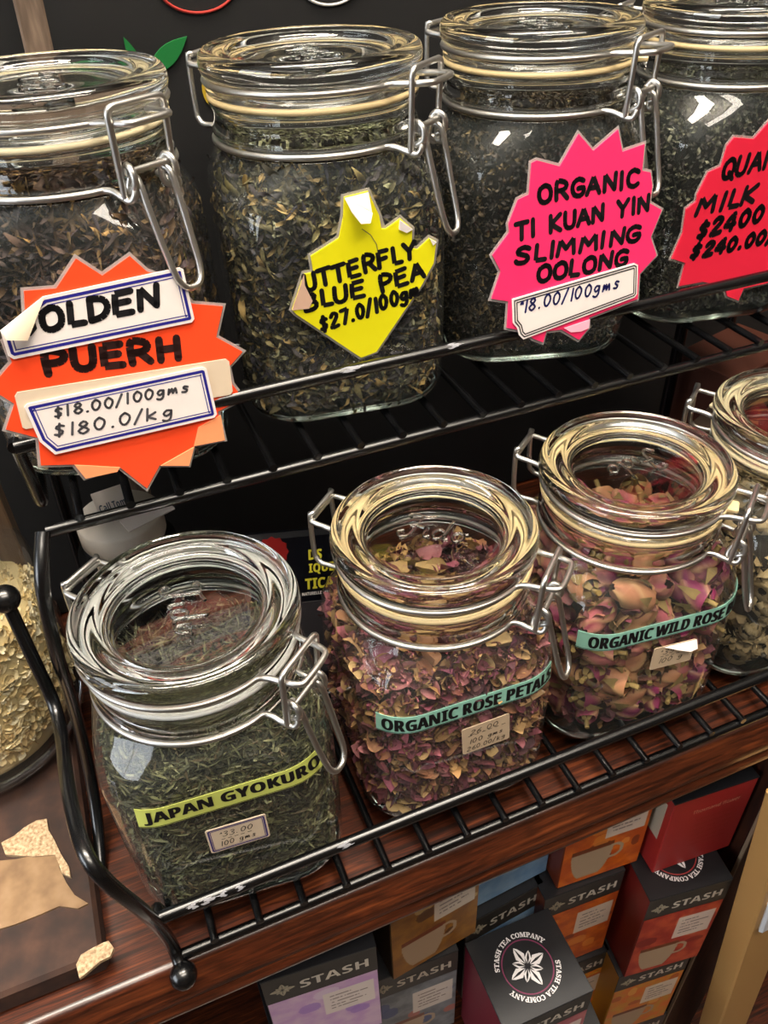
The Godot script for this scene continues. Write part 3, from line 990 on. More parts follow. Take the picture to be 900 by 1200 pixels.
	var rosy := [Color(0.15, 0.033, 0.048), Color(0.10, 0.022, 0.032), Color(0.21, 0.06, 0.07), Color(0.30, 0.16, 0.055), Color(0.36, 0.22, 0.09), Color(0.20, 0.08, 0.035), Color(0.22, 0.08, 0.08), Color(0.12, 0.035, 0.025)]
	strips(f, jars.petals, flakes, 420, rosy, 0.110, 0.2, 0.005, 0.003, 0.8)
	strips(f, jars.petals, crumb, 900, rosy, 0.111, 0.2, 0.004, 0.0015, 0.9)
	# the larger petals that can be told apart
	var pm := []
	for i in 6:
		var c: Color = [Color(0.28, 0.065, 0.10), Color(0.42, 0.25, 0.11), Color(0.16, 0.035, 0.07), Color(0.46, 0.31, 0.13), Color(0.34, 0.12, 0.13), Color(0.36, 0.17, 0.08)][i]
		var mt := color_mat(Color(c.r, c.g, c.b).linear_to_srgb(), 0.7)
		pm.append([petal_mesh(0.0125, 0.0100, 0.0042, 60 + i), mt])
	var names := ["dusky pink", "pale tan", "deep purple", "straw yellow", "faded rose", "rusty orange"]
	for i in 132:
		var k := i % 6
		var o := MeshInstance3D.new()
		o.name = numbered("rose_petal")
		o.mesh = pm[k][0]
		o.material_override = pm[k][1]
		add_child(o)
		var t := place(jars.petals, 0.112, 0.22, 0.0015, 0.0062, 0.45)
		o.transform = jars.petals.transform * t
		tag(o, "%s dried rose petal curled among the crumbled petals in the jar" % names[k], "petal", "loose %s petals" % names[k])
	build_buds()
	build_hops()
	build_labels()

func bud_petals(sd: int, sz: float) -> ArrayMesh:
	var r := RandomNumberGenerator.new()
	r.seed = sd
	var st := new_st()
	st.set_smooth_group(0)
	var rings := []
	var p := r.randf() * TAU
	var open := r.randf_range(0.0, 0.35)
	var a1: Color = [Color(0.24, 0.03, 0.07), Color(0.30, 0.08, 0.08), Color(0.16, 0.022, 0.055), Color(0.34, 0.15, 0.07)][sd % 4]
	var a2 := Color(0.38, 0.24, 0.10)
	for i in 11:
		var t := i / 10.0
		var ring := []
		for k in 20:
			var a := TAU * k / 20.0
			var base := sz * 0.5 * sqrt(maxf(0.0, 1.0 - pow(absf(t * 2.0 - 0.85) / 1.2, 2.4))) * (1.0 - 0.25 * t)
			var spiral := fposmod(a / TAU * 3.0 + t * 1.4 + p, 1.0)
			var rr := base * (0.86 + 0.26 * spiral) * (1.0 + open * t * t)
			var c := a1.lerp(a2, smoothstep(0.55, 1.0, spiral) * 0.7 + 0.25 * sin(3.0 * a + p) * t)
			ring.append([Vector3(rr * cos(a), (t - 0.45) * sz * 1.35 + 0.0006 * sin(5.0 * a + p) * t, rr * sin(a)), c])
		rings.append(ring)
	for i in 10:
		for k in 20:
			var k2 := (k + 1) % 20
			for v in [rings[i][k2], rings[i + 1][k], rings[i][k], rings[i][k2], rings[i + 1][k2], rings[i + 1][k]]:
				st.set_color(v[1])
				st.add_vertex(v[0])
	return done(st)

func bud_calyx(sd: int, sz: float) -> ArrayMesh:
	var r := RandomNumberGenerator.new()
	r.seed = sd
	var st := new_st()
	for k in 5:
		var a := TAU * k / 5.0 + r.randf() * 0.4
		var d := Vector3(cos(a), 0, sin(a))
		var w := Vector3(-sin(a), 0, cos(a)) * sz * 0.17
		var p0 := Vector3(0, -sz * 0.66, 0) + d * sz * 0.12
		var p1 := Vector3(0, -sz * 0.30, 0) + d * sz * 0.50
		var p2 := Vector3(0, sz * r.randf_range(0.05, 0.35), 0) + d * sz * r.randf_range(0.50, 0.66)
		st.set_smooth_group(0)
		quad(st, p0 + w * 0.4, p0 - w * 0.4, p1 - w, p1 + w)
		tri(st, p1 + w, p1 - w, p2)
	tube(st, [Vector3(0, -sz * 0.95, 0), Vector3(0, -sz * 0.72, 0), Vector3(0, -sz * 0.58, 0)], sz * 0.09, 6)
	return done(st)

func packed(jar: Node3D, count: int, gap: float, reach: float, top: float) -> Array:
	var got := []
	for tryn in count * 60:
		if got.size() >= count:
			break
		var t := place(jar, top, 0.3, 0.007, reach, 1.2)
		var ok := true
		for g in got:
			if (g.origin as Vector3).distance_to(t.origin) < gap:
				ok = false
				break
		if ok:
			got.append(t)
	return got

func build_buds() -> void:
	var f := filling(jars.buds, "rose_bud_crumbs", "crumbs and loose petals of rose buds lying between the buds", "petals", 0.108, Color(0.24, 0.11, 0.10))
	var fl := []
	for i in 3:
		fl.append(petal_mesh(0.008, 0.006, 0.003, 140 + i))
	strips(f, jars.buds, fl, 150, [Color(0.15, 0.03, 0.05), Color(0.22, 0.08, 0.05), Color(0.26, 0.15, 0.06), Color(0.10, 0.03, 0.03)], 0.108, 0.2, 0.006, 0.004, 0.8)
	var pm := StandardMaterial3D.new()
	pm.vertex_color_use_as_albedo = true
	pm.roughness = 0.7
	var cm := color_mat(Color(0.48, 0.40, 0.22), 0.8)
	var protos := []
	for i in 8:
		var sz := 0.0150 + 0.0008 * (i % 4)
		protos.append([bud_petals(200 + i, sz), bud_calyx(210 + i, sz)])
	var words := ["crimson", "salmon", "maroon", "peach"]
	var i := 0
	for t in packed(jars.buds, 120, 0.0108, 0.0150, 0.114):
		var k := i % 8
		var w: String = words[(200 + k) % 4]
		var o := thing("rose_bud", Vector3.ZERO, "%s dried rose bud with tan sepals packed in the jar of buds" % w, "rose bud", "%s rose buds in the jar" % w)
		var b := Basis.from_euler(Vector3(rng.randf() * TAU, rng.randf() * TAU, rng.randf() * TAU))
		o.transform = jars.buds.transform * Transform3D(b, t.origin)
		part(o, "petals", protos[k][0], pm)
		part(o, "calyx", protos[k][1], cm)
		i += 1

func build_hops() -> void:
	filling(jars.hops, "flower_head_core", "dark core painting the shade between the tan dried flower heads", "flowers", 0.112, Color(0.16, 0.13, 0.09))  # core alone, its dark colour painted for shade between the heads
	var st: SurfaceTool
	var protos := []
	for v in 5:
		st = new_st()
		st.set_smooth_group(0)
		var r := RandomNumberGenerator.new()
		r.seed = 300 + v
		# a ruffled head of overlapping scales
		for row in 5:
			for k in 9:
				var a := TAU * (k + 0.5 * (row % 2)) / 9.0 + r.randf() * 0.3
				var el := -0.9 + row * 0.48 + r.randf() * 0.15
				var d := Vector3(cos(a) * cos(el), sin(el), sin(a) * cos(el))
				var u := Vector3(-sin(a), 0, cos(a))
				var w := u.cross(d)
				var sz := 0.0066 * r.randf_range(0.85, 1.15)
				var p0 := d * sz * 0.6
				var p1 := d * sz * 1.05 + w * sz * 0.28
				var p2 := d * sz * 1.0 + w * sz * 0.78
				quad(st, p0 - u * sz * 0.2, p0 + u * sz * 0.2, p1 + u * sz * 0.42, p1 - u * sz * 0.42)
				quad(st, p1 - u * sz * 0.42, p1 + u * sz * 0.42, p2 + u * sz * 0.18, p2 - u * sz * 0.18)
		protos.append(done(st))
	var hm := [color_mat(Color(0.50, 0.43, 0.29), 0.8), color_mat(Color(0.40, 0.34, 0.22), 0.8), color_mat(Color(0.60, 0.53, 0.38), 0.8)]
	var i := 0
	for t in packed(jars.hops, 190, 0.0092, 0.0130, 0.118):
		var e: Vector3 = jars.hops.transform * t.origin - at(EYE.x, EYE.y, EYE.z)
		if 450.0 + FOCAL * e.dot(RIGHT) / e.dot(AHEAD) > 930.0:
			continue
		var o := MeshInstance3D.new()
		o.name = numbered("dried_flower_head")
		o.mesh = protos[i % 5]
		o.material_override = hm[i % 3]
		add_child(o)
		o.transform = jars.hops.transform * Transform3D(Basis.from_euler(Vector3(rng.randf() * TAU, rng.randf() * TAU, 0)), t.origin)
		var w: String = ["tan", "olive brown", "straw coloured"][i % 3]
		tag(o, "%s dried ruffled flower head packed in the end jar" % w, "flower", "%s dried flower heads" % w)
		i += 1

# ------------------------------------------------------------------ lettering

const STROKES := {
	"A": [[0, 0, 2.6, 9, 5.4, 0], [1, 3.2, 4.6, 3.2]], "B": [[0.4, 0, 0.4, 9, 3.6, 8.6, 4, 6.4, 0.6, 4.9, 4.2, 4.2, 4.6, 1.4, 3, 0, 0.4, 0]], "C": [[5, 7.6, 3, 9, 0.9, 7.4, 0.4, 4, 1.2, 1, 3.2, 0, 5, 1.2]],
	"D": [[0.4, 0, 0.4, 9], [0.4, 9, 3.6, 8, 4.8, 4.6, 3.6, 1, 0.4, 0]], "E": [[4.6, 9, 0.6, 8.8, 0.4, 4.6, 0.5, 0.2, 4.8, 0]], "e": [[0.6, 4.8, 4.2, 4.9]], "F": [[4.6, 8.8, 0.6, 9, 0.4, 0], [0.5, 4.6, 3.8, 4.8]],
	"G": [[5, 7.8, 3, 9, 0.9, 7.4, 0.4, 4, 1.4, 0.8, 3.6, 0, 5, 1.6, 5, 4, 2.8, 4]], "H": [[0.5, 0, 0.5, 9], [5, 0, 5, 9], [0.5, 4.6, 5, 4.8]], "I": [[1, 0, 1, 9]], "K": [[0.5, 0, 0.5, 9], [4.8, 9, 0.7, 4.4, 5, 0]],
	"L": [[0.5, 9, 0.5, 0.3, 3.9, 0]], "M": [[0.2, 0, 0.8, 8.6, 3.2, 3.4, 5.6, 8.8, 6.3, 0]], "N": [[0.4, 0, 0.5, 8.8, 4.8, 0.4, 5, 9]], "O": [[2.8, 9, 0.8, 7.4, 0.4, 4, 1.2, 1, 2.9, 0, 4.8, 1.4, 5.2, 5, 4.4, 8, 2.8, 9]],
	"P": [[0.5, 0, 0.5, 9, 3.6, 8.8, 4.8, 6.8, 3.6, 4.6, 0.6, 4.2]], "Q": [[2.8, 9, 0.8, 7.4, 0.4, 4, 1.2, 1, 2.9, 0, 4.8, 1.4, 5.2, 5, 4.4, 8, 2.8, 9], [3.2, 2.6, 5.6, -1]], "R": [[0.5, 0, 0.5, 9, 3.6, 8.8, 4.6, 6.8, 3.4, 4.8, 0.6, 4.4], [2.4, 4.6, 5, 0]],
	"S": [[4.8, 7.8, 3, 9, 1, 8, 1, 6, 3.8, 4, 4.6, 2, 3.4, 0.2, 1.2, 0.4, 0.2, 1.6]], "T": [[0, 8.8, 5.4, 9], [2.7, 9, 2.6, 0]], "U": [[0.5, 9, 0.5, 2.6, 1.8, 0.2, 3.8, 0.4, 4.8, 2.8, 4.9, 9]], "W": [[0, 9, 1.6, 0, 3.2, 5.6, 4.8, 0, 6.4, 9]],
	"Y": [[0.2, 9, 2.6, 4.4, 5.2, 9], [2.6, 4.4, 2.4, 0]], "Z": [[0.4, 9, 4.8, 9, 0.4, 0, 5, 0]], "0": [[2.5, 9, 0.8, 7, 0.5, 3.6, 1.6, 0.6, 3.2, 0.4, 4.5, 3.4, 4.4, 6.6, 2.5, 9]], "1": [[1.2, 9, 1, 0]], "2": [[0.6, 7.2, 2, 9, 4, 8.2, 4, 6, 0.4, 0.4, 4.8, 0.4]],
	"3": [[0.6, 8.6, 3, 9, 4.2, 7, 2, 5, 4.4, 3.4, 4, 1, 2, 0, 0.4, 1]], "4": [[3.6, 0, 3.6, 9, 0.2, 3, 4.8, 3]], "5": [[4.4, 9, 1, 8.8, 0.8, 5.4, 3.6, 5.4, 4.4, 2.6, 3, 0.2, 0.6, 0.6]], "6": [[4, 9, 1.4, 6, 0.5, 2.6, 2, 0.2, 4.2, 1.4, 4, 3.8, 2, 4.6, 0.8, 3.4]],
	"7": [[0.3, 8.8, 4.6, 9, 1.8, 0]], "8": [[2.6, 4.8, 0.9, 6.8, 2.5, 9, 4.2, 7, 2.6, 4.8, 0.5, 2.4, 2.4, 0, 4.6, 2.2, 2.6, 4.8]], "$": [[4.2, 7.4, 2.4, 8.2, 1, 6.6, 3.8, 3.6, 2.6, 1.4, 0.6, 2], [2.5, 9.6, 2.3, 0]],
	".": [[0.8, 0.4, 1.0, 0.6]], "/": [[0.2, -1, 3.4, 9.6]], "g": [[4, 5.2, 2, 5.8, 0.7, 3.6, 2, 1.6, 3.8, 3, 4.2, 5.4, 4, -0.6, 2.2, -2.4, 0.4, -1.4]], "m": [[0.3, 0.6, 0.7, 5.2, 1.0, 2, 2.4, 5.2, 3.0, 1.2, 4.4, 5.2, 5.2, 0.8]], "s": [[3.6, 4.8, 1.8, 5.6, 1.2, 4, 3.2, 2.2, 2.6, 0.4, 0.4, 0.8]],
	"k": [[0.5, 0, 0.5, 9], [4, 5.4, 0.7, 2.8, 4.4, 0]], "-": [[0.4, 4, 3.8, 4]], "*": [[0.6, 7.0, 1.6, 9, 2.0, 6.8]],
}
const HOOKED := {"E": [[0.6, 4.8, 4.0, 4.9]]}

func char_width(ch: String) -> float:
	if ch == " ":
		return 3.4
	if ch in "I1.*":
		return 2.0
	if ch == "/":
		return 4.2
	if ch == "L":
		return 3.6
	if ch in "MWm":
		return 6.5
	return 5.3

func ribbon(st: SurfaceTool, pts: Array, w: float, z: float) -> void:
	st.set_smooth_group(-1)
	var n := pts.size()
	for i in n - 1:
		var a: Vector2 = pts[i]
		var b: Vector2 = pts[i + 1]
		var d := (b - a).normalized().orthogonal() * w * 0.5
		quad(st, Vector3(a.x + d.x, a.y + d.y, z), Vector3(a.x - d.x, a.y - d.y, z), Vector3(b.x - d.x, b.y - d.y, z), Vector3(b.x + d.x, b.y + d.y, z))
	for i in n:
		if i % 2 == 1 and i < n - 1:
			continue
		var a: Vector2 = pts[i]
		for k in 8:
			var t0 := -TAU * k / 8.0
			var t1 := -TAU * (k + 1) / 8.0
			tri(st, Vector3(a.x, a.y, z), Vector3(a.x + cos(t1) * w / 2, a.y + sin(t1) * w / 2, z), Vector3(a.x + cos(t0) * w / 2, a.y + sin(t0) * w / 2, z))

# hand lettering from a to b (baseline) with the given cap height and pen width
func hand(text: String, a: Vector2, b: Vector2, h: float, pen: float, z: float, slant := 0.1, shake := 0.35) -> ArrayMesh:
	var total := 0.0
	for ch in text:
		total += char_width(ch) + 1.5
	total -= 1.5
	var u := (b - a) / total
	var v := (b - a).normalized().orthogonal() * -1.0
	if v.dot((b - a).rotated(PI / 2)) < 0:
		v = -v
	v *= h / 9.0
	var st := new_st()
	var x := 0.0
	for ch in text:
		var all: Array = STROKES.get(ch, []) + HOOKED.get(ch, [])
		var j := Vector2(rng.randf_range(-shake, shake), rng.randf_range(-shake, shake))
		for s in all:
			var pts := []
			for i in range(0, s.size(), 2):
				pts.append(Vector3(s[i] + j.x + s[i + 1] * slant + rng.randf_range(-0.2, 0.2) * shake, s[i + 1] + j.y, 0))
			var sm: Array = smooth_path(pts, 4) if s.size() > 6 and not ch in "AEFHKLMNTYWZ7" else pts
			var out := []
			for p in sm:
				out.append(a + u * (x + p.x) + v * p.y)
			ribbon(st, out, pen, z)
		x += char_width(ch) + 1.5
	return done(st)

func printed(text: String, bold := true, heavy := 0.0, serif := false) -> Array:
	var f := SystemFont.new()
	f.font_names = PackedStringArray(["Droid Serif" if serif else "Droid Sans"])
	f.font_weight = 700 if bold else 400
	var fv := FontVariation.new()
	fv.base_font = f
	fv.variation_embolden = heavy
	var t := TextMesh.new()
	t.text = text
	t.font = fv
	t.font_size = 48
	t.pixel_size = 0.01
	t.depth = 0.0
	t.curve_step = 2.0
	var arr := t.surface_get_arrays(0)
	var idx: PackedInt32Array = arr[Mesh.ARRAY_INDEX]
	var v: PackedVector3Array = arr[Mesh.ARRAY_VERTEX]
	var out := PackedVector2Array()
	for i in idx:
		out.append(Vector2(v[i].x, v[i].y))
	var lo := Vector2(1e9, 1e9)
	var hi := Vector2(-1e9, -1e9)
	for p in out:
		lo = lo.min(p)
		hi = hi.max(p)
	for i in out.size():
		out[i] = (out[i] - lo) / (hi - lo)
	return [out, (hi.x - lo.x) / (hi.y - lo.y)]

# printed lettering on a flat face: a = lower left corner, in the plane's own coordinates
func print_flat(text: String, a: Vector2, w: float, h: float, z: float, bold := true, heavy := 0.0, turn := 0.0, serif := false) -> ArrayMesh:
	var pr := printed(text, bold, heavy, serif)
	var st := new_st()
	st.set_smooth_group(-1)
	var v: PackedVector2Array = pr[0]
	for i in range(0, v.size(), 3):
		var q := []
		for k in 3:
			var p := a + Vector2(v[i + k].x * w, v[i + k].y * h).rotated(turn)
			q.append(Vector3(p.x, p.y, z))
		if (q[1] - q[0]).cross(q[2] - q[0]).z > 0:
			tri(st, q[0], q[1], q[2])
		else:
			tri(st, q[0], q[2], q[1])
	return done(st)

# ---- label strips bent round the jars

var arc_phi := []
var arc_s := []

func arc_table() -> void:
	var n := 400
	var pts := []
	for i in n + 1:
		var a := deg_to_rad(135.0 - 180.0 * i / n)
		arc_phi.append(a)
		var r := rho(a, 0.085)
		pts.append(Vector2(r * cos(a), r * sin(a)))
	var s := 0.0
	for i in n + 1:
		if i > 0:
			s += pts[i].distance_to(pts[i - 1])
		arc_s.append(s)
	var mid: float = arc_s[n / 2]
	for i in n + 1:
		arc_s[i] -= mid

func on_jar(s: float, y: float, off: float) -> Vector3:
	var i: int = clampi(arc_s.bsearch(s), 1, arc_s.size() - 1)
	var t: float = (s - arc_s[i - 1]) / (arc_s[i] - arc_s[i - 1])
	var a: float = lerpf(arc_phi[i - 1], arc_phi[i], clampf(t, 0, 1))
	var r := rho(a, y) + off
	return Vector3(r * cos(a), y, r * sin(a))

func strip_label(jar: Node3D, name_text: String, called: String, label: String, s0: float, s1: float, y0: float, y1: float, hgt: float, m: Material, t0: float, t1: float) -> void:
	var o := thing(called, jar.position, label, "label")
	o.rotation = jar.rotation
	var st := new_st()
	var n := 60
	var rows := []
	for i in n + 1:
		var t := float(i) / n
		var s := lerpf(s0, s1, t)
		var y := lerpf(y0, y1, t)
		rows.append([on_jar(s, y - hgt / 2, 0.0003), on_jar(s, y + hgt / 2, 0.0003), on_jar(s, y + hgt / 2, 0.0005), on_jar(s, y - hgt / 2, 0.0005)])
	st.set_smooth_group(0)
	for i in n:
		quad(st, rows[i][3], rows[i + 1][3], rows[i + 1][2], rows[i][2])
	st.set_smooth_group(1)
	for i in n:
		quad(st, rows[i + 1][0], rows[i][0], rows[i][1], rows[i + 1][1])
		quad(st, rows[i][0], rows[i + 1][0], rows[i + 1][3], rows[i][3])
		quad(st, rows[i][2], rows[i + 1][2], rows[i + 1][1], rows[i][1])
	part(o, "strip", done(st), m)
	var pr := printed(name_text, true, 0.0)
	var v: PackedVector2Array = pr[0]
	st = new_st()
	st.set_smooth_group(0)
	for i3 in v.size():
		# each letter is drawn three times, a hair apart, for the heavy face of the print
		var i := (i3 / 3) * 3
		var q := []
		for k in 3:
			var s := lerpf(s0, s1, lerpf(t0, t1, v[i + k].x)) + (i3 % 3 - 1) * 0.00032
			var y := lerpf(y0, y1, (s - s0) / (s1 - s0)) + (v[i + k].y - 0.5) * hgt * 0.70
			q.append(on_jar(s, y, 0.00062 + 0.00003 * (i3 % 3)))
		var nrm: Vector3 = (q[1] - q[0]).cross(q[2] - q[0])
		if nrm.dot(Vector3(q[0].x, 0, q[0].z)) > 0:
			tri(st, q[0], q[1], q[2])
		else:
			tri(st, q[0], q[2], q[1])
	part(o, "lettering", done(st), M.ink)
	st = new_st()
	for y in [-0.44]:
		for i in n:
			var a := on_jar(lerpf(s0, s1, float(i) / n), lerpf(y0, y1, float(i) / n) + y * hgt, 0.0007)
			var b := on_jar(lerpf(s0, s1, float(i + 1) / n), lerpf(y0, y1, float(i + 1) / n) + y * hgt, 0.0007)
			quad(st, a - Vector3(0, 0.0002, 0), b - Vector3(0, 0.0002, 0), b + Vector3(0, 0.0002, 0), a + Vector3(0, 0.0002, 0))
	part(o, "cutting_line", done(st), M.ink)

# a small sticker on the jar's front panel: centre (s, y), size, tilt, lines of writing
func sticker(jar: Node3D, label: String, s: float, y: float, w: float, h: float, tilt: float, m: Material, lines: Array, border: Material, flap := false) -> void:
	var o := thing("price_sticker", Vector3.ZERO, label, "sticker")
	var n := Vector3(cos(PI / 4), 0, sin(PI / 4))
	var t := Vector3(sin(PI / 4), 0, -cos(PI / 4))
	var b := Basis(t, Vector3.UP, n) * Basis(Vector3.BACK, tilt)
	o.transform = jar.transform * Transform3D(b, n * (0.0522 + 0.0012) + t * s + Vector3(0, y, 0))
	var rr := round_rect(w, h, 0.0012)
	part(o, "paper", sheet_mesh(rr, -0.0003, 0.0), m)
	if border:
		var st := new_st()
		band_between(st, round_rect(w - 0.0016, h - 0.0016, 0.001), round_rect(w - 0.0030, h - 0.0030, 0.0008), 0.0001)
		band_between(st, round_rect(w - 0.0036, h - 0.0036, 0.0006), round_rect(w - 0.0042, h - 0.0042, 0.0005), 0.0001)
		part(o, "printed_border", done(st), border)
	for l in lines:
		part(o, "handwriting", hand(l[0], Vector2(l[1], l[2]), Vector2(l[3], l[4]), l[5], 0.0004, 0.00014, 0.2, 0.4), M.ink)
	if flap:
		var st := new_st()
		var q := [Vector3(-w * 0.30, h * 0.5, 0.0004), Vector3(w * 0.1, h * 0.28, 0.0022), Vector3(w * 0.34, h * 0.16, 0.0030), Vector3(w * 0.5, h * 0.22, 0.0030), Vector3(w * 0.5, h * 0.5, 0.0004)]
		st.set_smooth_group(0)
		for i in range(1, 4):
			tri(st, q[0], q[i], q[i + 1])
		part(o, "peeled_corner", done(st), M.white_paper)

func build_labels() -> void:
	arc_table()
	strip_label(jars.gyokuro, "JAPAN GYOKURO", "label_strip", "lime yellow label strip reading JAPAN GYOKURO on the green tea jar", -0.0385, 0.0450, 0.0925, 0.0945, 0.0125, M.lime, 0.04, 0.97)
	strip_label(jars.petals, "ORGANIC ROSE PETALS", "label_strip", "mint label strip reading ORGANIC ROSE PETALS on the petal jar", -0.0490, 0.0450, 0.0890, 0.0905, 0.0118, M.mint, 0.035, 0.985)
	strip_label(jars.buds, "ORGANIC WILD ROSE BUDS", "label_strip", "mint label strip reading ORGANIC WILD ROSE on the rose bud jar", -0.0480, 0.0570, 0.0890, 0.0920, 0.0118, M.mint, 0.06, 0.98)
	sticker(jars.gyokuro, "pale price sticker reading 33.00 with a violet border on the green tea jar", 0.0005, 0.0655, 0.0270, 0.0185, 0.0, M.cream_paper, [["*33.00", -0.0085, 0.0015, 0.0065, 0.0015, 0.0036], ["-----", -0.0080, -0.0012, 0.0060, -0.0012, 0.002], ["100 gms", -0.0085, -0.0055, 0.0075, -0.0050, 0.0036]], M.border_violet)
	sticker(jars.petals, "tan price sticker reading 26.00 under the label of the petal jar", 0.0065, 0.0655, 0.0255, 0.0205, 0.06, M.tan_paper, [["26.00", -0.0088, 0.0040, 0.0060, 0.0042, 0.0034], ["------", -0.0100, 0.0025, 0.0105, 0.0028, 0.002], ["100 gms", -0.0090, -0.0030, 0.0090, -0.0026, 0.0034], ["260.00/kg", -0.0105, -0.0085, 0.0100, -0.0078, 0.0032]], null)
	sticker(jars.buds, "pale price sticker with a peeled top corner on the rose bud jar", 0.0075, 0.0690, 0.0245, 0.0170, 0.0, M.tan_paper, [["*35", -0.0085, 0.0020, 0.0, 0.0024, 0.0036], ["----", -0.0080, -0.0002, 0.0040, 0.0, 0.002], ["100 g", -0.0080, -0.0045, 0.0060, -0.0040, 0.0036]], null, true)

# ------------------------------------------------------------------ star tags

class Plane2:
	var o: Vector3
	var u: Vector3
	var v: Vector3
	var n: Vector3

func plane_at(px: float, py: float, z: float, yaw: float, lean: float) -> Plane2:
	var p := Plane2.new()
	var d := ray(px, py)
	p.o = EYE + d * ((z - EYE.z) / d.z)
	var b := Basis(Vector3.UP, yaw) * Basis(Vector3.RIGHT, lean)
	p.u = b.x
	p.v = b.y
	p.n = b.z
	return p

func on(p: Plane2, px: float, py: float) -> Vector2:
	var d := ray(px, py)
	var q := EYE + d * ((p.o - EYE).dot(p.n) / d.dot(p.n)) - p.o
	return Vector2(q.dot(p.u), q.dot(p.v))

func outline(p: Plane2, pts: Array) -> PackedVector2Array:
	var out := PackedVector2Array()
	for i in range(0, pts.size(), 2):
		out.append(on(p, pts[i], pts[i + 1]))
	return out

func tag_root(called: String, p: Plane2, label: String) -> Node3D:
	var o := thing(called, p.o + Vector3(0, LIFT, 0), label, "tag")
	o.basis = Basis(p.u, p.v, p.n)
	return o

func line_of(o: Node3D, p: Plane2, text: String, x0: float, y0: float, x1: float, y1: float, h: float, pen: float, z: float, m: Material, slant := 0.08, shake := 0.3) -> void:
	var a := on(p, x0, y0)
	var b := on(p, x1, y1)
	var k := on(p, x0, y0 - 20).distance_to(a) / 20.0
	part(o, "lettering", hand(text, a, b, h * k, pen * k, z, slant, shake), m)

func inset(poly: PackedVector2Array, d: float) -> PackedVector2Array:
	# every edge of a counter-clockwise outline moved inwards by d
	var out := PackedVector2Array()
	var n := poly.size()
	for i in n:
		var a := poly[(i - 1 + n) % n]
		var b := poly[i]
		var c := poly[(i + 1) % n]
		var n0 := (b - a).normalized().rotated(PI / 2)
		var n1 := (c - b).normalized().rotated(PI / 2)
		var m := (n0 + n1).normalized()
		out.append(b + m * d / maxf(m.dot(n0), 0.5))
	return out

func inset_ring(o: Node3D, corners: PackedVector2Array, d0: float, d1: float, z: float, m: Material) -> void:
	if Geometry2D.is_polygon_clockwise(corners):
		corners.reverse()
	var st := new_st()
	band_between(st, inset(corners, d0), inset(corners, d1), z)
	part(o, "printed_border", done(st), m)

func card(o: Node3D, poly: PackedVector2Array, m: Material) -> void:
	part(o, "card", sheet_mesh(poly, -0.0003, 0.0003), m)
	var big := Geometry2D.offset_polygon(poly, 0.0012, Geometry2D.JOIN_MITER)
	if big.size() == 0 or Geometry2D.triangulate_polygon(big[0]).size() == 0:
		return
	part(o, "laminate_edge", sheet_mesh(big[0], -0.0006, -0.00035), M.laminate)

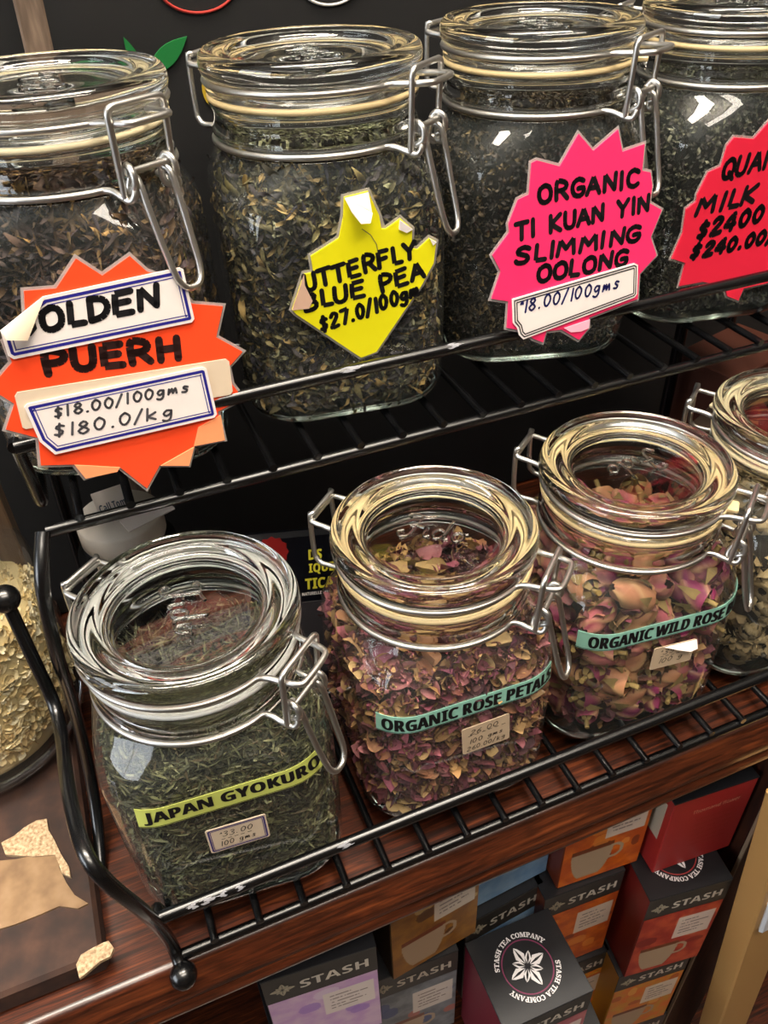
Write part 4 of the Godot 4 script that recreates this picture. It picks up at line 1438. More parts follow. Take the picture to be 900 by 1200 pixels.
func build_tags() -> void:
	# orange star on the first jar
	var p := plane_at(150, 495, -0.0470, 0.10, -0.14)
	var o := tag_root("star_tag", p, "orange star-shaped tag with two white stickers reading GOLDEN PUERH")
	card(o, outline(p, [89, 303, 120, 323, 152, 300, 172, 318, 205, 330, 225, 356, 261, 359, 253, 395, 284, 412, 268, 430, 272, 450, 285, 467, 255, 482, 263, 515, 227, 522, 221, 545, 187, 545, 172, 572, 140, 547, 100, 560, 87, 544, 48, 545, 45, 513, 7, 503, 17, 473, -12, 455, 14, 425, 5, 400, 30, 375, 28, 341, 66, 338]), M.orange_card)
	part(o, "peeled_point", sheet_mesh(outline(p, [87, 544, 140, 547, 137, 552, 100, 560]), 0.0004, 0.0009), M.peach_card)
	part(o, "peeled_point", sheet_mesh(outline(p, [188, 545, 227, 523, 221, 545]), 0.0004, 0.0009), M.peach_card)
	part(o, "peeled_point", sheet_mesh(outline(p, [232, 500, 258, 486, 263, 515, 227, 522]), 0.0004, 0.0009), M.peach_card)
	part(o, "old_sticker", sheet_mesh(outline(p, [20, 459, 264, 420, 268, 423, 272, 458, 269, 462, 30, 502, 26, 500, 17, 464]), 0.0004, 0.0009), M.cream_paper)
	var s1 := outline(p, [50, 347, 210, 313, 214, 315, 227, 373, 224, 377, 16, 420, 9, 416, 0, 387])
	part(o, "name_sticker", sheet_mesh(s1, 0.0004, 0.0011), M.white_paper)
	inset_ring(o, s1.duplicate(), 0.0012, 0.0024, 0.00118, M.border_blue)
	inset_ring(o, s1.duplicate(), 0.0031, 0.0035, 0.00118, M.border_blue)
	# its corner curls up and covers the first letter
	var st := new_st()
	st.set_smooth_group(0)
	var fl := outline(p, [52, 346, 0, 385, 6, 394, 31, 396])
	quad(st, Vector3(fl[0].x, fl[0].y, 0.0014), Vector3(fl[1].x, fl[1].y, 0.0035), Vector3(fl[2].x, fl[2].y, 0.0060), Vector3(fl[3].x, fl[3].y, 0.0042))
	part(o, "curled_corner", done(st), M.cream_paper)
	var s2 := outline(p, [31, 472, 236, 429, 241, 431, 253, 484, 250, 488, 64, 531, 46, 516, 28, 476])
	part(o, "price_sticker_face", sheet_mesh(s2, 0.0010, 0.0016), M.white_paper)
	inset_ring(o, s2.duplicate(), 0.0012, 0.0024, 0.00168, M.border_blue)
	inset_ring(o, s2.duplicate(), 0.0031, 0.0035, 0.00168, M.border_blue)
	line_of(o, p, "OLDEN", 49, 387, 186, 358, 25, 8.2, 0.00122, M.ink, 0.1)
	part(o, "lettering", sheet_mesh(outline(p, [31, 393, 41, 377, 43, 384, 36, 393]), 0.00112, 0.00122), M.ink)
	line_of(o, p, "PUERH", 53, 438, 210, 419, 25, 9.4, 0.00042, M.ink_brown, 0.0)
	line_of(o, p, "$18.00/100gms", 62, 489, 222, 457, 12, 2.8, 0.00172, M.ink_grey, 0.1, 0.5)
	line_of(o, p, "$180.0/kg", 62, 512, 202, 486, 14, 2.8, 0.00172, M.ink_grey, 0.1, 0.5)
	# torn yellow tag, stuck on the second jar's panel
	var n := Vector3(cos(deg_to_rad(97)), 0, sin(deg_to_rad(97)))
	p = Plane2.new()
	p.n = n
	p.u = Vector3(n.z, 0, -n.x)
	p.v = Vector3.UP
	p.o = Vector3(-0.004, HIGH + 0.07, -0.12) + n * 0.0536
	o = tag_root("torn_tag", p, "torn lemon yellow tag reading UTTERFLY BLUE PEA on the olive leaf jar")
	card(o, outline(p, [403, 231, 431, 224, 437, 237, 444, 252, 447, 268, 452, 268, 469, 256, 483, 268, 482, 291, 489, 292, 503, 279, 511, 283, 508, 308, 494, 334, 441, 412, 423, 419, 411, 411, 347, 368, 342, 363, 356, 321, 367, 319, 364, 300, 397, 279, 402, 254]), M.yellow_card)
	st = new_st()
	st.set_smooth_group(0)
	fl = outline(p, [403, 231, 431, 224, 434, 246, 430, 256, 419, 257, 410, 246])
	for i in range(1, 5):
		tri(st, Vector3(fl[0].x, fl[0].y, 0.0012), Vector3(fl[i + 1].x, fl[i + 1].y, 0.0062 if i + 1 > 2 and i + 1 < 5 else 0.003), Vector3(fl[i].x, fl[i].y, 0.0062 if i > 2 and i < 5 else (0.0012 if i == 1 else 0.004)))
	part(o, "folded_flap", done(st), M.white_paper)  # white stands for strong overhead light on the flap, painted in
	part(o, "bare_backing", sheet_mesh(outline(p, [356, 321, 342, 363, 362, 361, 366, 352, 357, 334]), 0.0004, 0.0007), color_mat(Color(0.88, 0.72, 0.62), 0.6))
	part(o, "folded_point", sheet_mesh(outline(p, [468, 257, 483, 268, 476, 272, 467, 268]), 0.0004, 0.0012), M.white_paper)
	part(o, "folded_point", sheet_mesh(outline(p, [503, 279, 511, 283, 507, 287]), 0.0004, 0.0010), M.white_paper)
	st = new_st()
	var cr := []
	for q in [[424, 268], [434, 275], [441, 286], [443, 298]]:
		cr.append(on(p, q[0], q[1]))
	ribbon(st, cr, 0.0003, 0.00042)
	part(o, "crease", done(st), M.ink_grey)
	line_of(o, p, "UTTERFLY", 357, 341, 487, 301, 18.5, 5.5, 0.00042, M.ink, 0.05)
	line_of(o, p, "BLUE", 357, 364, 428, 346, 18, 5.5, 0.00042, M.ink, 0.05)
	line_of(o, p, "PEA", 447, 342, 497, 324, 18, 5.5, 0.00042, M.ink, 0.05)
	line_of(o, p, "$27.0/100gm", 377, 389, 492, 346, 16, 4.6, 0.00042, M.ink, 0.15)
	# pink star on the third jar
	p = plane_at(680, 372, -0.0470, 0.04, -0.15)
	o = tag_root("star_tag", p, "hot pink star-shaped tag reading ORGANIC TI KUAN YIN SLIMMING OOLONG")
	card(o, outline(p, [678, 157, 695, 177, 724, 152, 729, 178, 755, 169, 752, 200, 762, 202, 764, 218, 761, 238, 775, 246, 762, 278, 769, 299, 749, 321, 747, 350, 690, 372, 690, 384, 678, 398, 658, 386, 640, 388, 636, 401, 625, 397, 615, 388, 594, 384, 596, 353, 576, 350, 587, 318, 577, 299, 597, 272, 596, 262, 607, 234, 620, 228, 623, 191, 629, 188, 656, 195]), M.pink_card)
	part(o, "peeled_point", sheet_mesh(outline(p, [660, 384, 690, 374, 689, 384, 680, 388, 668, 389]), 0.0004, 0.0009), color_mat(Color(0.95, 0.70, 0.78), 0.5))
	s1 = outline(p, [599, 350, 742, 308, 746, 310, 745, 344, 742, 348, 612, 397, 607, 392, 605, 384, 600, 378])
	part(o, "price_sticker_face", sheet_mesh(s1, 0.0005, 0.0011), M.white_paper)
	inset_ring(o, s1.duplicate(), 0.0008, 0.0014, 0.00118, M.ink)
	inset_ring(o, s1.duplicate(), 0.0020, 0.0026, 0.00118, M.ink)
	line_of(o, p, "ORGANIC", 630, 238, 747, 218, 20, 6.5, 0.00042, M.ink, 0.0)
	line_of(o, p, "TI KUAN YIN", 604, 281, 759, 246, 19, 6.2, 0.00042, M.ink, 0.0)
	line_of(o, p, "SLIMMING", 603, 310, 749, 281, 18, 6.2, 0.00042, M.ink, 0.05)
	line_of(o, p, "OOLONG", 628, 331, 733, 310, 18, 6.2, 0.00042, M.ink, 0.05)
	line_of(o, p, "*18.00/100gms", 606, 367, 724, 337, 14, 2.6, 0.00122, M.ink_blue, 0.15, 0.4)
	# red star on the fourth jar, behind the guard rail
	p = plane_at(850, 300, -0.0665, 0.10, -0.04)
	o = tag_root("star_tag", p, "raspberry red star-shaped tag reading MILK behind the guard rail")
	card(o, outline(p, [905, 138, 883, 163, 860, 161, 852, 171, 845, 195, 830, 202, 817, 228, 816, 236, 804, 245, 800, 273, 787, 303, 803, 308, 796, 335, 823, 330, 849, 335, 852, 347, 865, 352, 871, 338, 905, 330, 925, 345, 945, 318, 985, 318, 985, 285, 1010, 265, 990, 235, 1005, 200, 975, 185, 970, 150, 940, 155]), M.red_card)
	line_of(o, p, "QUAN", 844, 211, 905, 194, 20, 6.2, 0.00042, M.ink, 0.1)
	line_of(o, p, "MILK O", 815, 252, 917, 228, 18, 6.5, 0.00042, M.ink, 0.1)
	line_of(o, p, "$2400 /", 815, 281, 915, 252, 17, 6.5, 0.00042, M.ink, 0.1)
	line_of(o, p, "$240.00/", 808, 304, 905, 282, 14, 6.2, 0.00042, M.ink, 0.1)

# ------------------------------------------------------------------ left-hand side

func build_left_side() -> void:
	# a worn block beside the rack with cream paint flaking off and a tan lit patch
	var y := WOOD + 0.016
	var wb := thing("worn_block", at(0, WOOD, 0), "worn dark brown wooden block with flaking cream paint and a tan patch cut along a painted shadow edge beside the rack", "block")
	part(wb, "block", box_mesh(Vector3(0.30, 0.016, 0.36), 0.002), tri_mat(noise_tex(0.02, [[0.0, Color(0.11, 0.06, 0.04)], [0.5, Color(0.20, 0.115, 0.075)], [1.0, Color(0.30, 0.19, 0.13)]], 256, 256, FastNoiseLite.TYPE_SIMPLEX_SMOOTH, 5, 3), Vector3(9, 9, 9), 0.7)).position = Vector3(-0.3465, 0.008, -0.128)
	var tan := tri_mat(noise_tex(0.015, [[0.0, Color(0.43, 0.33, 0.23)], [0.5, Color(0.52, 0.41, 0.29)], [1.0, Color(0.58, 0.47, 0.35)]], 256, 256), Vector3(14, 14, 14), 0.7)  # tan patch ends along a shadow edge: that shade is painted in
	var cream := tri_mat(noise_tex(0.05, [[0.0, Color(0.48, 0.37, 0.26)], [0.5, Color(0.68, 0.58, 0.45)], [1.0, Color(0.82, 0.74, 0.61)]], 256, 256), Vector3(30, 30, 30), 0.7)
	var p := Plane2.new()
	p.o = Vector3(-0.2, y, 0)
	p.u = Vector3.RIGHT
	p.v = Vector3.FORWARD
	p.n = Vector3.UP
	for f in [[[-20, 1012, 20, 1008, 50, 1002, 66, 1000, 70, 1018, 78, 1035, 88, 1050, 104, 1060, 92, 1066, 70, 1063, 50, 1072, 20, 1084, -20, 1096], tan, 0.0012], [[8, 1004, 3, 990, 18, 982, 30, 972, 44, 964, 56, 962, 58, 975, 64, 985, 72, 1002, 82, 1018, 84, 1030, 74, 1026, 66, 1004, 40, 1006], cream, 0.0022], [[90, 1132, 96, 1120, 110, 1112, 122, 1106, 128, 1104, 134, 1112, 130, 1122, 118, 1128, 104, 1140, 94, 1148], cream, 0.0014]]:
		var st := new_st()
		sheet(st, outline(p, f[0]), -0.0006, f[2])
		var o := part(wb, "flake_and_lit_patch", done(st), f[1])
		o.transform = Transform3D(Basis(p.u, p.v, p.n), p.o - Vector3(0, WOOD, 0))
	# big round jar of pale flakes on the block
	var cx := -0.243
	var cz := -0.108
	var yb := y
	var j := thing("flake_jar", at(cx, yb, cz), "large round glass jar of pale yellow flakes standing on the worn block", "jar")
	var prof := soft([[0.0, 0.0], [0.038, 0.0], [0.052, 0.004], [0.0585, 0.016], [0.060, 0.034], [0.060, 0.10], [0.057, 0.125], [0.047, 0.140], [0.044, 0.150], [0.045, 0.158]], 4)
	part(j, "glass", lathe_mesh(prof, 64), M.pane)
	var foot := soft([[0.0, 0.0008], [0.038, 0.0008], [0.0515, 0.0046], [0.0575, 0.0155], [0.055, 0.0160], [0.048, 0.008], [0.03, 0.0055], [0.0, 0.005]], 3)
	part(j, "thick_bottom", lathe_mesh(foot, 64), M.glass)
	part(j, "screw_lid", lathe_mesh([Vector2(0, 0.158), Vector2(0.046, 0.158), Vector2(0.048, 0.160), Vector2(0.048, 0.174), Vector2(0.046, 0.176), Vector2(0, 0.176)], 48), M.steel)
	var f := thing("pale_flakes", at(cx, yb, cz), "pale yellow dried flakes filling the large round jar", "flakes", "", "stuff")
	part(f, "packed_core", lathe_mesh(soft([[0.0, 0.008], [0.035, 0.008], [0.048, 0.014], [0.0535, 0.03], [0.054, 0.10], [0.03, 0.115], [0.0, 0.118]], 3), 40), color_mat(Color(0.82, 0.75, 0.56), 0.9))
	for v in 3:
		var mm := MultiMesh.new()
		mm.transform_format = MultiMesh.TRANSFORM_3D
		mm.use_colors = true
		mm.mesh = petal_mesh(0.0052, 0.0040, 0.0014, 400 + v)
		mm.instance_count = 1300
		for i in 1300:
			var a := rng.randf_range(-1.2, 2.6)
			var yy := 0.034 + pow(rng.randf(), 1.2) * 0.085 if rng.randf() < 0.95 else rng.randf_range(0.025, 0.04)
			var rr := 0.0555 - rng.randf() * 0.004 - maxf(yy - 0.102, 0.0) * 1.4
			if yy < 0.03:
				rr -= (0.03 - yy) * 0.35
			var nn := Vector3(cos(a), 0, sin(a))
			var u := nn.cross(Vector3(rng.randf_range(-1, 1), rng.randf_range(-1, 1), rng.randf_range(-1, 1))).normalized()
			var t := Transform3D(Basis(u, nn.cross(u), nn) * Basis.from_euler(Vector3(rng.randf_range(-0.6, 0.6), rng.randf_range(-0.4, 0.4), 0)), Vector3(rr * nn.x, yy, rr * nn.z))
			mm.set_instance_transform(i, t)
			mm.set_instance_color(i, pick([Color(0.70, 0.56, 0.28), Color(0.78, 0.66, 0.38), Color(0.58, 0.43, 0.20), Color(0.82, 0.74, 0.50)]))
		var o := MultiMeshInstance3D.new()
		o.name = "loose_flake"
		o.multimesh = mm
		o.material_override = M.leafy
		o.set_meta("kind", "stuff")
		f.add_child(o, true)
	# a pale plank standing behind the rack's end
	var pk := thing("pale_plank", at(-0.196, WOOD, -0.13), "narrow light brown plank standing behind the end of the rack", "plank")
	part(pk, "plank", box_mesh(Vector3(0.012, 0.21, 0.02), 0.001), tri_mat(noise_tex(0.03, [[0.0, Color(0.34, 0.26, 0.19)], [1.0, Color(0.50, 0.40, 0.30)]], 128, 128), Vector3(30, 4, 30), 0.8)).position = Vector3(0, 0.105, 0)

# ------------------------------------------------------------------ behind the lower tier

func build_behind() -> void:
	# bottle with a white cap
	var b := thing("capped_bottle", at(-0.137, WOOD, -0.140), "dark bottle with a wide white plastic cap behind the green tea jar", "bottle")
	part(b, "bottle", lathe_mesh(soft([[0, 0], [0.028, 0], [0.030, 0.003], [0.030, 0.092], [0.026, 0.102], [0.022, 0.108], [0.0, 0.108]], 3), 40), color_mat(Color(0.03, 0.025, 0.025), 0.25))
	part(b, "cap", lathe_mesh([Vector2(0.021, 0.108), Vector2(0.0242, 0.1085), Vector2(0.0248, 0.110), Vector2(0.0248, 0.122), Vector2(0.0238, 0.1235), Vector2(0.0, 0.1238)], 48), color_mat(Color(0.80, 0.77, 0.73), 0.5))
	var cap_y := WOOD + 0.1238
	var c := thing("paper_slip", at(-0.133, cap_y, -0.152), "white paper slip with small blue print lying on the bottle cap", "paper")
	part(c, "paper", sheet_mesh(round_rect(0.018, 0.018, 0.0005), 0.0, 0.0004), M.white_paper)
	part(c, "print", print_flat("Call Tom", Vector2(-0.0075, -0.004), 0.015, 0.005, 0.0006, true), color_mat(Color(0.25, 0.30, 0.40), 0.6))
	c.rotation = Vector3(-0.9, 0.15, 0.0)
	c.position = at(-0.139, cap_y + 0.0074, -0.142)
	c = thing("blank_card", at(-0.1215, cap_y + 0.0007, -0.1305), "blank white card lying tilted over the bottle cap's edge", "card")
	part(c, "paper", sheet_mesh(round_rect(0.030, 0.011, 0.0005), 0.0, 0.0006), M.white_paper)
	c.rotation = Vector3(-1.45, 0.35, 0.0)
	# dark seed packet with yellow capitals
	var s := thing("printed_packet", at(-0.060, WOOD, -0.080), "dark blue packet with yellow capitals between the green tea and petal jars", "packet")
	s.rotation = Vector3(-0.35, -0.05, -0.16)
	part(s, "pouch", box_mesh(Vector3(0.062, 0.105, 0.010), 0.003), color_mat(Color(0.025, 0.03, 0.06), 0.35)).position = Vector3(0, 0.0525, 0)
	var ye := color_mat(Color(0.85, 0.80, 0.22), 0.5)
	part(s, "printing", print_flat("DS", Vector2(0.0085, 0.0865), 0.0085, 0.0068, 0.0054, true, 0.6), ye)
	part(s, "printing", print_flat("IQUES", Vector2(0.0085, 0.0768), 0.0200, 0.0072, 0.0054, true, 0.6), ye)
	part(s, "printing", print_flat("TICAS", Vector2(0.0060, 0.0672), 0.0225, 0.0072, 0.0054, true, 0.6), ye)
	part(s, "printing", print_flat("NATURELLES ESSENCES", Vector2(0.004, 0.0632), 0.025, 0.0020, 0.0054, true, 0.2), M.white_paper)
	part(s, "clear_window", box_mesh(Vector3(0.050, 0.050, 0.0008), 0.0002), color_mat(Color(0.20, 0.19, 0.20), 0.2)).position = Vector3(0, 0.034, 0.0052)
	var em := PackedVector2Array()
	for k in 24:
		var rr := 0.0105 if k % 2 == 0 else 0.0092
		em.append(Vector2(-0.014, 0.0935) + Vector2(cos(TAU * k / 24.0), sin(TAU * k / 24.0)) * rr)
	part(s, "red_seal", sheet_mesh(em, 0.0050, 0.0054), color_mat(Color(0.55, 0.06, 0.05), 0.5))
	# two tea cartons behind the last jar of the lower row
	var c1 := thing("orange_carton", at(0.300, WOOD, -0.130), "small rust orange carton with a pale picture behind the end jar", "carton")
	c1.rotation.y = 0.25
	part(c1, "carton", box_mesh(Vector3(0.075, 0.135, 0.05), 0.0008), color_mat(Color(0.30, 0.15, 0.10), 0.5)).position = Vector3(0, 0.0675, 0)
	part(c1, "picture", sheet_mesh(PackedVector2Array([Vector2(-0.02, 0.08), Vector2(0.01, 0.075), Vector2(0.015, 0.115), Vector2(-0.01, 0.125)]), 0.0248, 0.0254), color_mat(Color(0.72, 0.56, 0.36), 0.5))
	var c2 := thing("brown_carton", at(0.252, WOOD, -0.092), "small grey brown carton with faint capitals behind the rose bud jar", "carton")
	c2.rotation.y = 0.45
	part(c2, "carton", box_mesh(Vector3(0.062, 0.115, 0.012), 0.0008), color_mat(Color(0.26, 0.21, 0.17), 0.5)).position = Vector3(0, 0.0575, 0)
	part(c2, "printing", print_flat("LILY", Vector2(-0.018, 0.086), 0.032, 0.012, 0.0064, true, 0.4), color_mat(Color(0.45, 0.33, 0.26), 0.6))
	part(c2, "picture", sheet_mesh(PackedVector2Array([Vector2(-0.022, 0.03), Vector2(0.02, 0.03), Vector2(0.02, 0.07), Vector2(-0.022, 0.075)]), 0.0058, 0.0063), color_mat(Color(0.40, 0.22, 0.15), 0.6))

# ------------------------------------------------------------------ cartons of tea bags below the counter

const BW := 0.069
const BD := 0.062

func emblem_mesh(r: float, z: float) -> ArrayMesh:
	# an eight-petalled flower: four long petals and four short ones, each split by a slit
	var st := new_st()
	for k in 8:
		var a := TAU * k / 8.0
		var l := r if k % 2 == 0 else r * 0.72
		var w := r * (0.25 if k % 2 == 0 else 0.16)
		var d := Vector2(cos(a), sin(a))
		var e := d.orthogonal()
		for sg in [1.0, -1.0]:
			var q := PackedVector2Array([d * l * 0.16 + e * sg * r * 0.012, d * l * 0.52 + e * sg * w, d * l * 0.86 + e * sg * w * 0.45, d * l, d * l * 0.55 + e * sg * r * 0.06])
			sheet(st, q, z - 0.0001, z)
	return done(st)

func ring_text(st: SurfaceTool, text: String, r: float, h: float, a0: float, span: float, z: float) -> void:
	var pr := printed(text, true, 0.4, true)
	var v: PackedVector2Array = pr[0]
	st.set_smooth_group(-1)
	for i in range(0, v.size(), 3):
		var q := []
		for k in 3:
			var a := a0 - span * v[i + k].x
			var rr := r + h * v[i + k].y
			q.append(Vector3(rr * cos(a), rr * sin(a), z))
		if (q[1] - q[0]).cross(q[2] - q[0]).z > 0:
			tri(st, q[0], q[1], q[2])
		else:
			tri(st, q[0], q[2], q[1])

func art(colors: Array, sd: int, cup: bool) -> ImageTexture:
	# printed picture on a carton's front: mottled ground, fruit or leaf blots, a cup and a pale text panel
	var im := Image.create(96, 128, false, Image.FORMAT_RGB8)
	var r := RandomNumberGenerator.new()
	r.seed = sd
	var nz := FastNoiseLite.new()
	nz.seed = sd
	nz.frequency = 0.035
	for y in 128:
		for x in 96:
			var t := clampf(nz.get_noise_2d(x, y) * 1.3 + 0.5, 0.0, 1.0)
			var c: Color = (colors[0] as Color).lerp(colors[1], t)
			im.set_pixel(x, y, c)
	for k in 7:
		var cx := r.randf_range(5, 90)
		var cy := r.randf_range(10, 100)
		var rx := r.randf_range(5, 15)
		var ry := r.randf_range(4, 12)
		var c: Color = colors[2 + k % 2]
		for y in range(maxi(0, int(cy - ry)), mini(128, int(cy + ry))):
			for x in range(maxi(0, int(cx - rx)), mini(96, int(cx + rx))):
				if pow((x - cx) / rx, 2) + pow((y - cy) / ry, 2) < 1.0:
					im.set_pixel(x, y, im.get_pixel(x, y).lerp(c, 0.75))
	if cup:
		var cc := Color(0.68, 0.58, 0.47)
		for y in range(70, 122):
			for x in range(8, 62):
				var t := (y - 70) / 52.0
				var hw := 25.0 * sqrt(maxf(0.0, 1.0 - t * t * 0.75))
				if absf(x - 34.0) < hw:
					im.set_pixel(x, y, cc if y > 76 else Color(0.45, 0.22, 0.10))
		for y in range(76, 104):
			for x in range(56, 76):
				var d := Vector2((x - 60) / 12.0, (y - 88) / 13.0).length()
				if d > 0.66 and d < 1.0:
					im.set_pixel(x, y, cc)
	for y in range(16, 62):
		for x in range(46, 92):
			im.set_pixel(x, y, im.get_pixel(x, y).lerp(Color(0.86, 0.81, 0.76), 0.92))
	for l in [[24, 66], [31, 80], [38, 72], [45, 78], [51, 70]]:
		for x in range(52, l[1] + 6):
			if nz.get_noise_2d(x * 9.0, l[0] * 5.0) > -0.25:
				im.set_pixel(x, l[0], Color(0.45, 0.38, 0.36))
				im.set_pixel(x, l[0] + 1, Color(0.55, 0.48, 0.45))
	return ImageTexture.create_from_image(im)

# p: middle of the front face's bottom edge; yaw turns it; top: emblem ring colour or null
func tea_box(p: Vector3, yaw: float, h: float, label: String, side: Color, colors: Array, sd: int, cup := true, ring = null, plain := false) -> Node3D:
	var o := thing("tea_carton", at(p.x, p.y, p.z), label, "carton", "tea bag cartons in the cupboard")
	o.rotation.y = yaw
	var zf := 0.0
	part(o, "carton", box_mesh(Vector3(BW, h, BD), 0.0007), color_mat(side, 0.45)).position = Vector3(0, h / 2, -BD / 2)
	var black := color_mat(Color(0.075, 0.075, 0.09), 0.4)
	part(o, "top_flap", box_mesh(Vector3(BW + 0.0006, 0.0012, BD + 0.0006), 0.0004), black).position = Vector3(0, h - 0.0001, -BD / 2)
	if plain:
		part(o, "printing", print_flat("Thousand flower", Vector2(-0.016, h - 0.022), 0.040, 0.005, 0.0003, false), color_mat(Color(0.85, 0.52, 0.42), 0.6))
		for k in 6:
			part(o, "printing", print_flat("fruit herb and flower blend", Vector2(-0.010, h - 0.034 - 0.007 * k), 0.032, 0.003, 0.0003, false), color_mat(Color(0.60, 0.22, 0.18), 0.6))
		part(o, "side_panel", box_mesh(Vector3(0.0006, 0.045, 0.050), 0.0002), color_mat(Color(0.72, 0.66, 0.58), 0.5)).position = Vector3(-BW / 2, h * 0.66, -BD / 2)
	else:
		var bandh := 0.030
		part(o, "name_band", box_mesh(Vector3(BW, bandh, 0.0006), 0.0002), color_mat(Color(0.19, 0.18, 0.165), 0.45)).position = Vector3(0, h - bandh / 2 - 0.0008, zf)
		var q := PlaneMesh.new()
		q.size = Vector2(BW - 0.0012, h - bandh - 0.002)
		q.orientation = PlaneMesh.FACE_Z
		var am := StandardMaterial3D.new()
		am.albedo_texture = art(colors, sd, cup)
		am.roughness = 0.45
		part(o, "printed_picture", q, am).position = Vector3(0, (h - bandh) / 2, 0.0004)
		part(o, "name", print_flat("STASH", Vector2(-0.013, h - 0.0215), 0.042, 0.0100, 0.0006, true, 0.0), color_mat(Color(0.78, 0.74, 0.68), 0.5))
		part(o, "emblem", emblem_mesh(0.0075, 0.0), color_mat(Color(0.62, 0.58, 0.50), 0.5)).position = Vector3(-0.0235, h - 0.0165, 0.0006)
	if ring != null:
		var white := color_mat(Color(0.86, 0.84, 0.84), 0.5)
		var up := Basis(Vector3.RIGHT, -PI / 2)
		var e := part(o, "top_emblem", emblem_mesh(0.0152, 0.0), white)
		e.transform = Transform3D(up * Basis(Vector3.BACK, 0.25), Vector3(0, h + 0.0008, -BD / 2))
		var st := new_st()
		var c0 := PackedVector2Array()
		var c1 := PackedVector2Array()
		for k in 48:
			c0.append(Vector2(cos(TAU * k / 48.0), sin(TAU * k / 48.0)) * 0.0188)
			c1.append(Vector2(cos(TAU * k / 48.0), sin(TAU * k / 48.0)) * 0.0180)
		band_between(st, c0, c1, 0.0)
		part(o, "top_ring", done(st), color_mat(ring, 0.5)).transform = Transform3D(up, Vector3(0, h + 0.0008, -BD / 2))
		st = new_st()
		ring_text(st, "STASH TEA COMPANY", 0.0203, 0.0035, 2.95, 2.45, 0.0)
		ring_text(st, "STASH TEA COMPANY", 0.0203, 0.0035, 2.95 - PI, 2.45, 0.0)
		part(o, "top_lettering", done(st), white).transform = Transform3D(up, Vector3(0, h + 0.0008, -BD / 2))
	return o

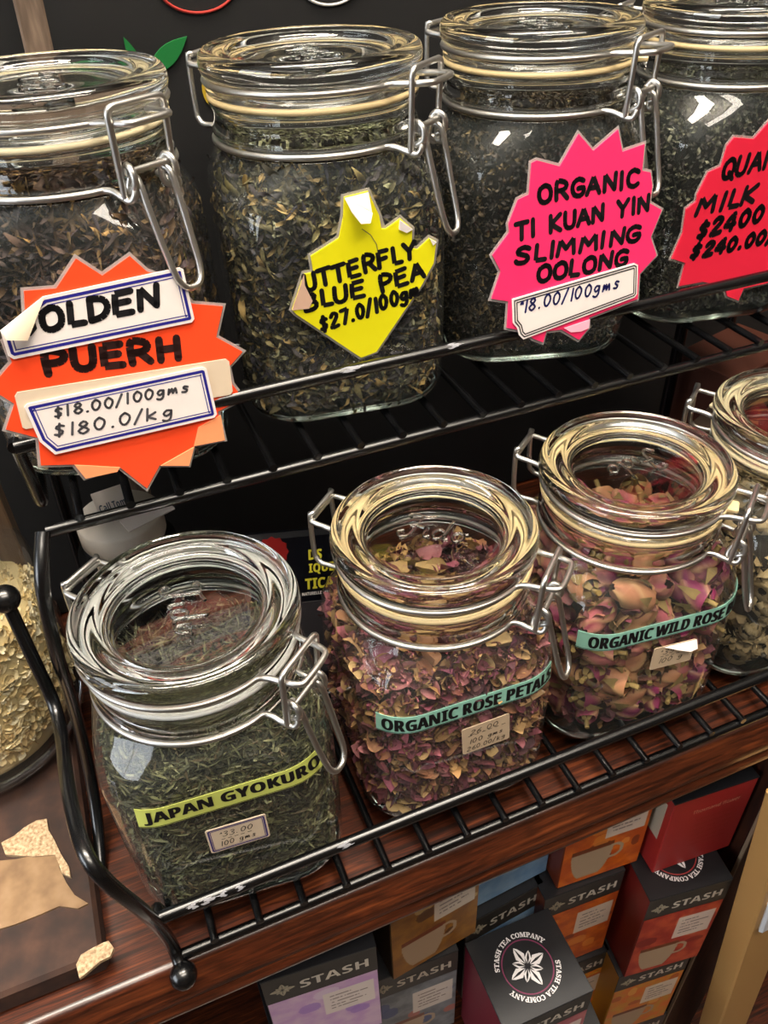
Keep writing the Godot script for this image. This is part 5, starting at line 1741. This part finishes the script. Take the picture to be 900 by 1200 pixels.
func build_boxes() -> void:
	var base := -0.776
	var h := 0.1333
	var lv := [base, base + h + 0.001, base + 2 * (h + 0.001), base + 3 * (h + 0.001)]
	var orange := [Color(0.85, 0.42, 0.10), Color(0.72, 0.30, 0.08), Color(0.45, 0.18, 0.08), Color(0.90, 0.55, 0.22)]
	var gold := [Color(0.62, 0.42, 0.14), Color(0.50, 0.32, 0.12), Color(0.32, 0.20, 0.12), Color(0.84, 0.74, 0.52)]
	var grey := [Color(0.50, 0.52, 0.54), Color(0.36, 0.38, 0.40), Color(0.22, 0.26, 0.46), Color(0.72, 0.36, 0.30)]
	var lilac := [Color(0.74, 0.58, 0.74), Color(0.80, 0.68, 0.76), Color(0.60, 0.45, 0.72), Color(0.82, 0.74, 0.80)]
	var red := [Color(0.62, 0.16, 0.11), Color(0.75, 0.30, 0.18), Color(0.82, 0.45, 0.30), Color(0.50, 0.10, 0.09)]
	var blue := [Color(0.45, 0.60, 0.76), Color(0.55, 0.68, 0.80), Color(0.62, 0.74, 0.84), Color(0.80, 0.82, 0.84)]
	var yellow := [Color(0.78, 0.55, 0.16), Color(0.85, 0.42, 0.12), Color(0.70, 0.30, 0.10), Color(0.90, 0.66, 0.30)]
	# stack of the lilac carton
	tea_box(Vector3(-0.098, lv[3], 0.055), -0.10, 0.116, "lilac fronted tea carton with a black top, alone at the end of the cupboard", Color(0.05, 0.045, 0.05), lilac, 1, false, Color(0.5, 0.3, 0.5))
	tea_box(Vector3(-0.100, lv[2], 0.050), 0.02, h, "lilac and grey tea carton right under the lilac fronted carton", Color(0.06, 0.05, 0.05), lilac, 2)
	# vanilla over grey
	tea_box(Vector3(-0.0125, lv[3], 0.033), 0.10, h, "golden brown tea carton with a cup and vanilla picture", Color(0.26, 0.18, 0.09), gold, 3)
	tea_box(Vector3(-0.0300, lv[2], 0.034), -0.06, h, "grey tea carton with a blue stripe under the golden vanilla carton", Color(0.20, 0.20, 0.22), grey, 4)
	# pale blue over a black-topped one
	tea_box(Vector3(0.0585, lv[3], 0.012), 0.06, h, "pale blue tea carton between the vanilla and pumpkin cartons", Color(0.42, 0.56, 0.70), blue, 5, false)
	tea_box(Vector3(0.0520, lv[2], 0.020), 0.08, h, "dark tea carton with a bare black top under the pale blue carton", Color(0.10, 0.09, 0.10), blue, 6, false)
	# pumpkin over orange
	tea_box(Vector3(0.1270, lv[3], 0.0285), -0.08, h, "orange tea carton with a pumpkin picture under the counter edge", Color(0.42, 0.16, 0.06), orange, 7)
	tea_box(Vector3(0.1150, lv[2], 0.0315), -0.06, h, "honey orange tea carton right under the pumpkin carton", Color(0.35, 0.14, 0.06), orange, 8, false)
	tea_box(Vector3(0.1200, lv[1], 0.0360), -0.05, h, "yellow tea carton low in the stack under the honey orange carton", Color(0.55, 0.38, 0.10), yellow, 9)
	# red cartons against the upright
	tea_box(Vector3(0.2005, lv[3], 0.0470), -0.08, 0.094, "plain raspberry red tea carton showing its back beside the upright", Color(0.62, 0.15, 0.14), red, 10, false, null, true)
	tea_box(Vector3(0.1860, lv[2], 0.0665), -0.15, h, "brick red tea carton with a cup picture under the raspberry carton", Color(0.42, 0.09, 0.07), red, 11, true, Color(0.6, 0.2, 0.2))
	tea_box(Vector3(0.1830, lv[1], 0.0640), -0.12, h, "amber yellow tea carton under the brick red carton", Color(0.68, 0.46, 0.10), yellow, 12)
	tea_box(Vector3(0.1870, lv[0], 0.0640), -0.12, h, "grey tea carton at the bottom under the amber carton", Color(0.25, 0.2, 0.2), grey, 13)
	# the carton that stands out in front, seen from above
	tea_box(Vector3(0.0455, -0.38 - 0.132, 0.0945), -0.02, 0.132, "black-topped tea carton with a white flower in a plum ring, standing out in front", Color(0.42, 0.12, 0.17), [Color(0.72, 0.42, 0.42), Color(0.62, 0.3, 0.34), Color(0.5, 0.2, 0.3), Color(0.8, 0.6, 0.6)], 14, true, Color(0.46, 0.16, 0.30))
	tea_box(Vector3(0.0760, -0.38 - 0.2660, 0.1200), -0.12, 0.132, "black-topped tea carton with a green ring under the plum ringed carton", Color(0.10, 0.16, 0.09), [Color(0.3, 0.45, 0.2), Color(0.4, 0.55, 0.3), Color(0.2, 0.3, 0.1), Color(0.7, 0.75, 0.5)], 17, true, Color(0.30, 0.50, 0.22))
	tea_box(Vector3(0.0700, base, 0.1150), -0.05, 0.128, "dark tea carton at the bottom of the front stack", Color(0.3, 0.12, 0.17), red, 16)
	# pale post with a white clip beyond the upright
	var pp := thing("pale_post", at(0.280, WOOD - 0.63, 0.089), "straw coloured wooden post with a white clip beside the cupboard upright", "post")
	part(pp, "post", box_mesh(Vector3(0.040, 0.56, 0.022), 0.0015), color_mat(Color(0.72, 0.55, 0.32), 0.55)).position = Vector3(0.018, 0.30, 0)
	part(pp, "clip", box_mesh(Vector3(0.014, 0.05, 0.004), 0.0018), color_mat(Color(0.85, 0.87, 0.9), 0.3)).position = Vector3(0.010, 0.425, 0.013)
	pp.rotation.z = 0.138
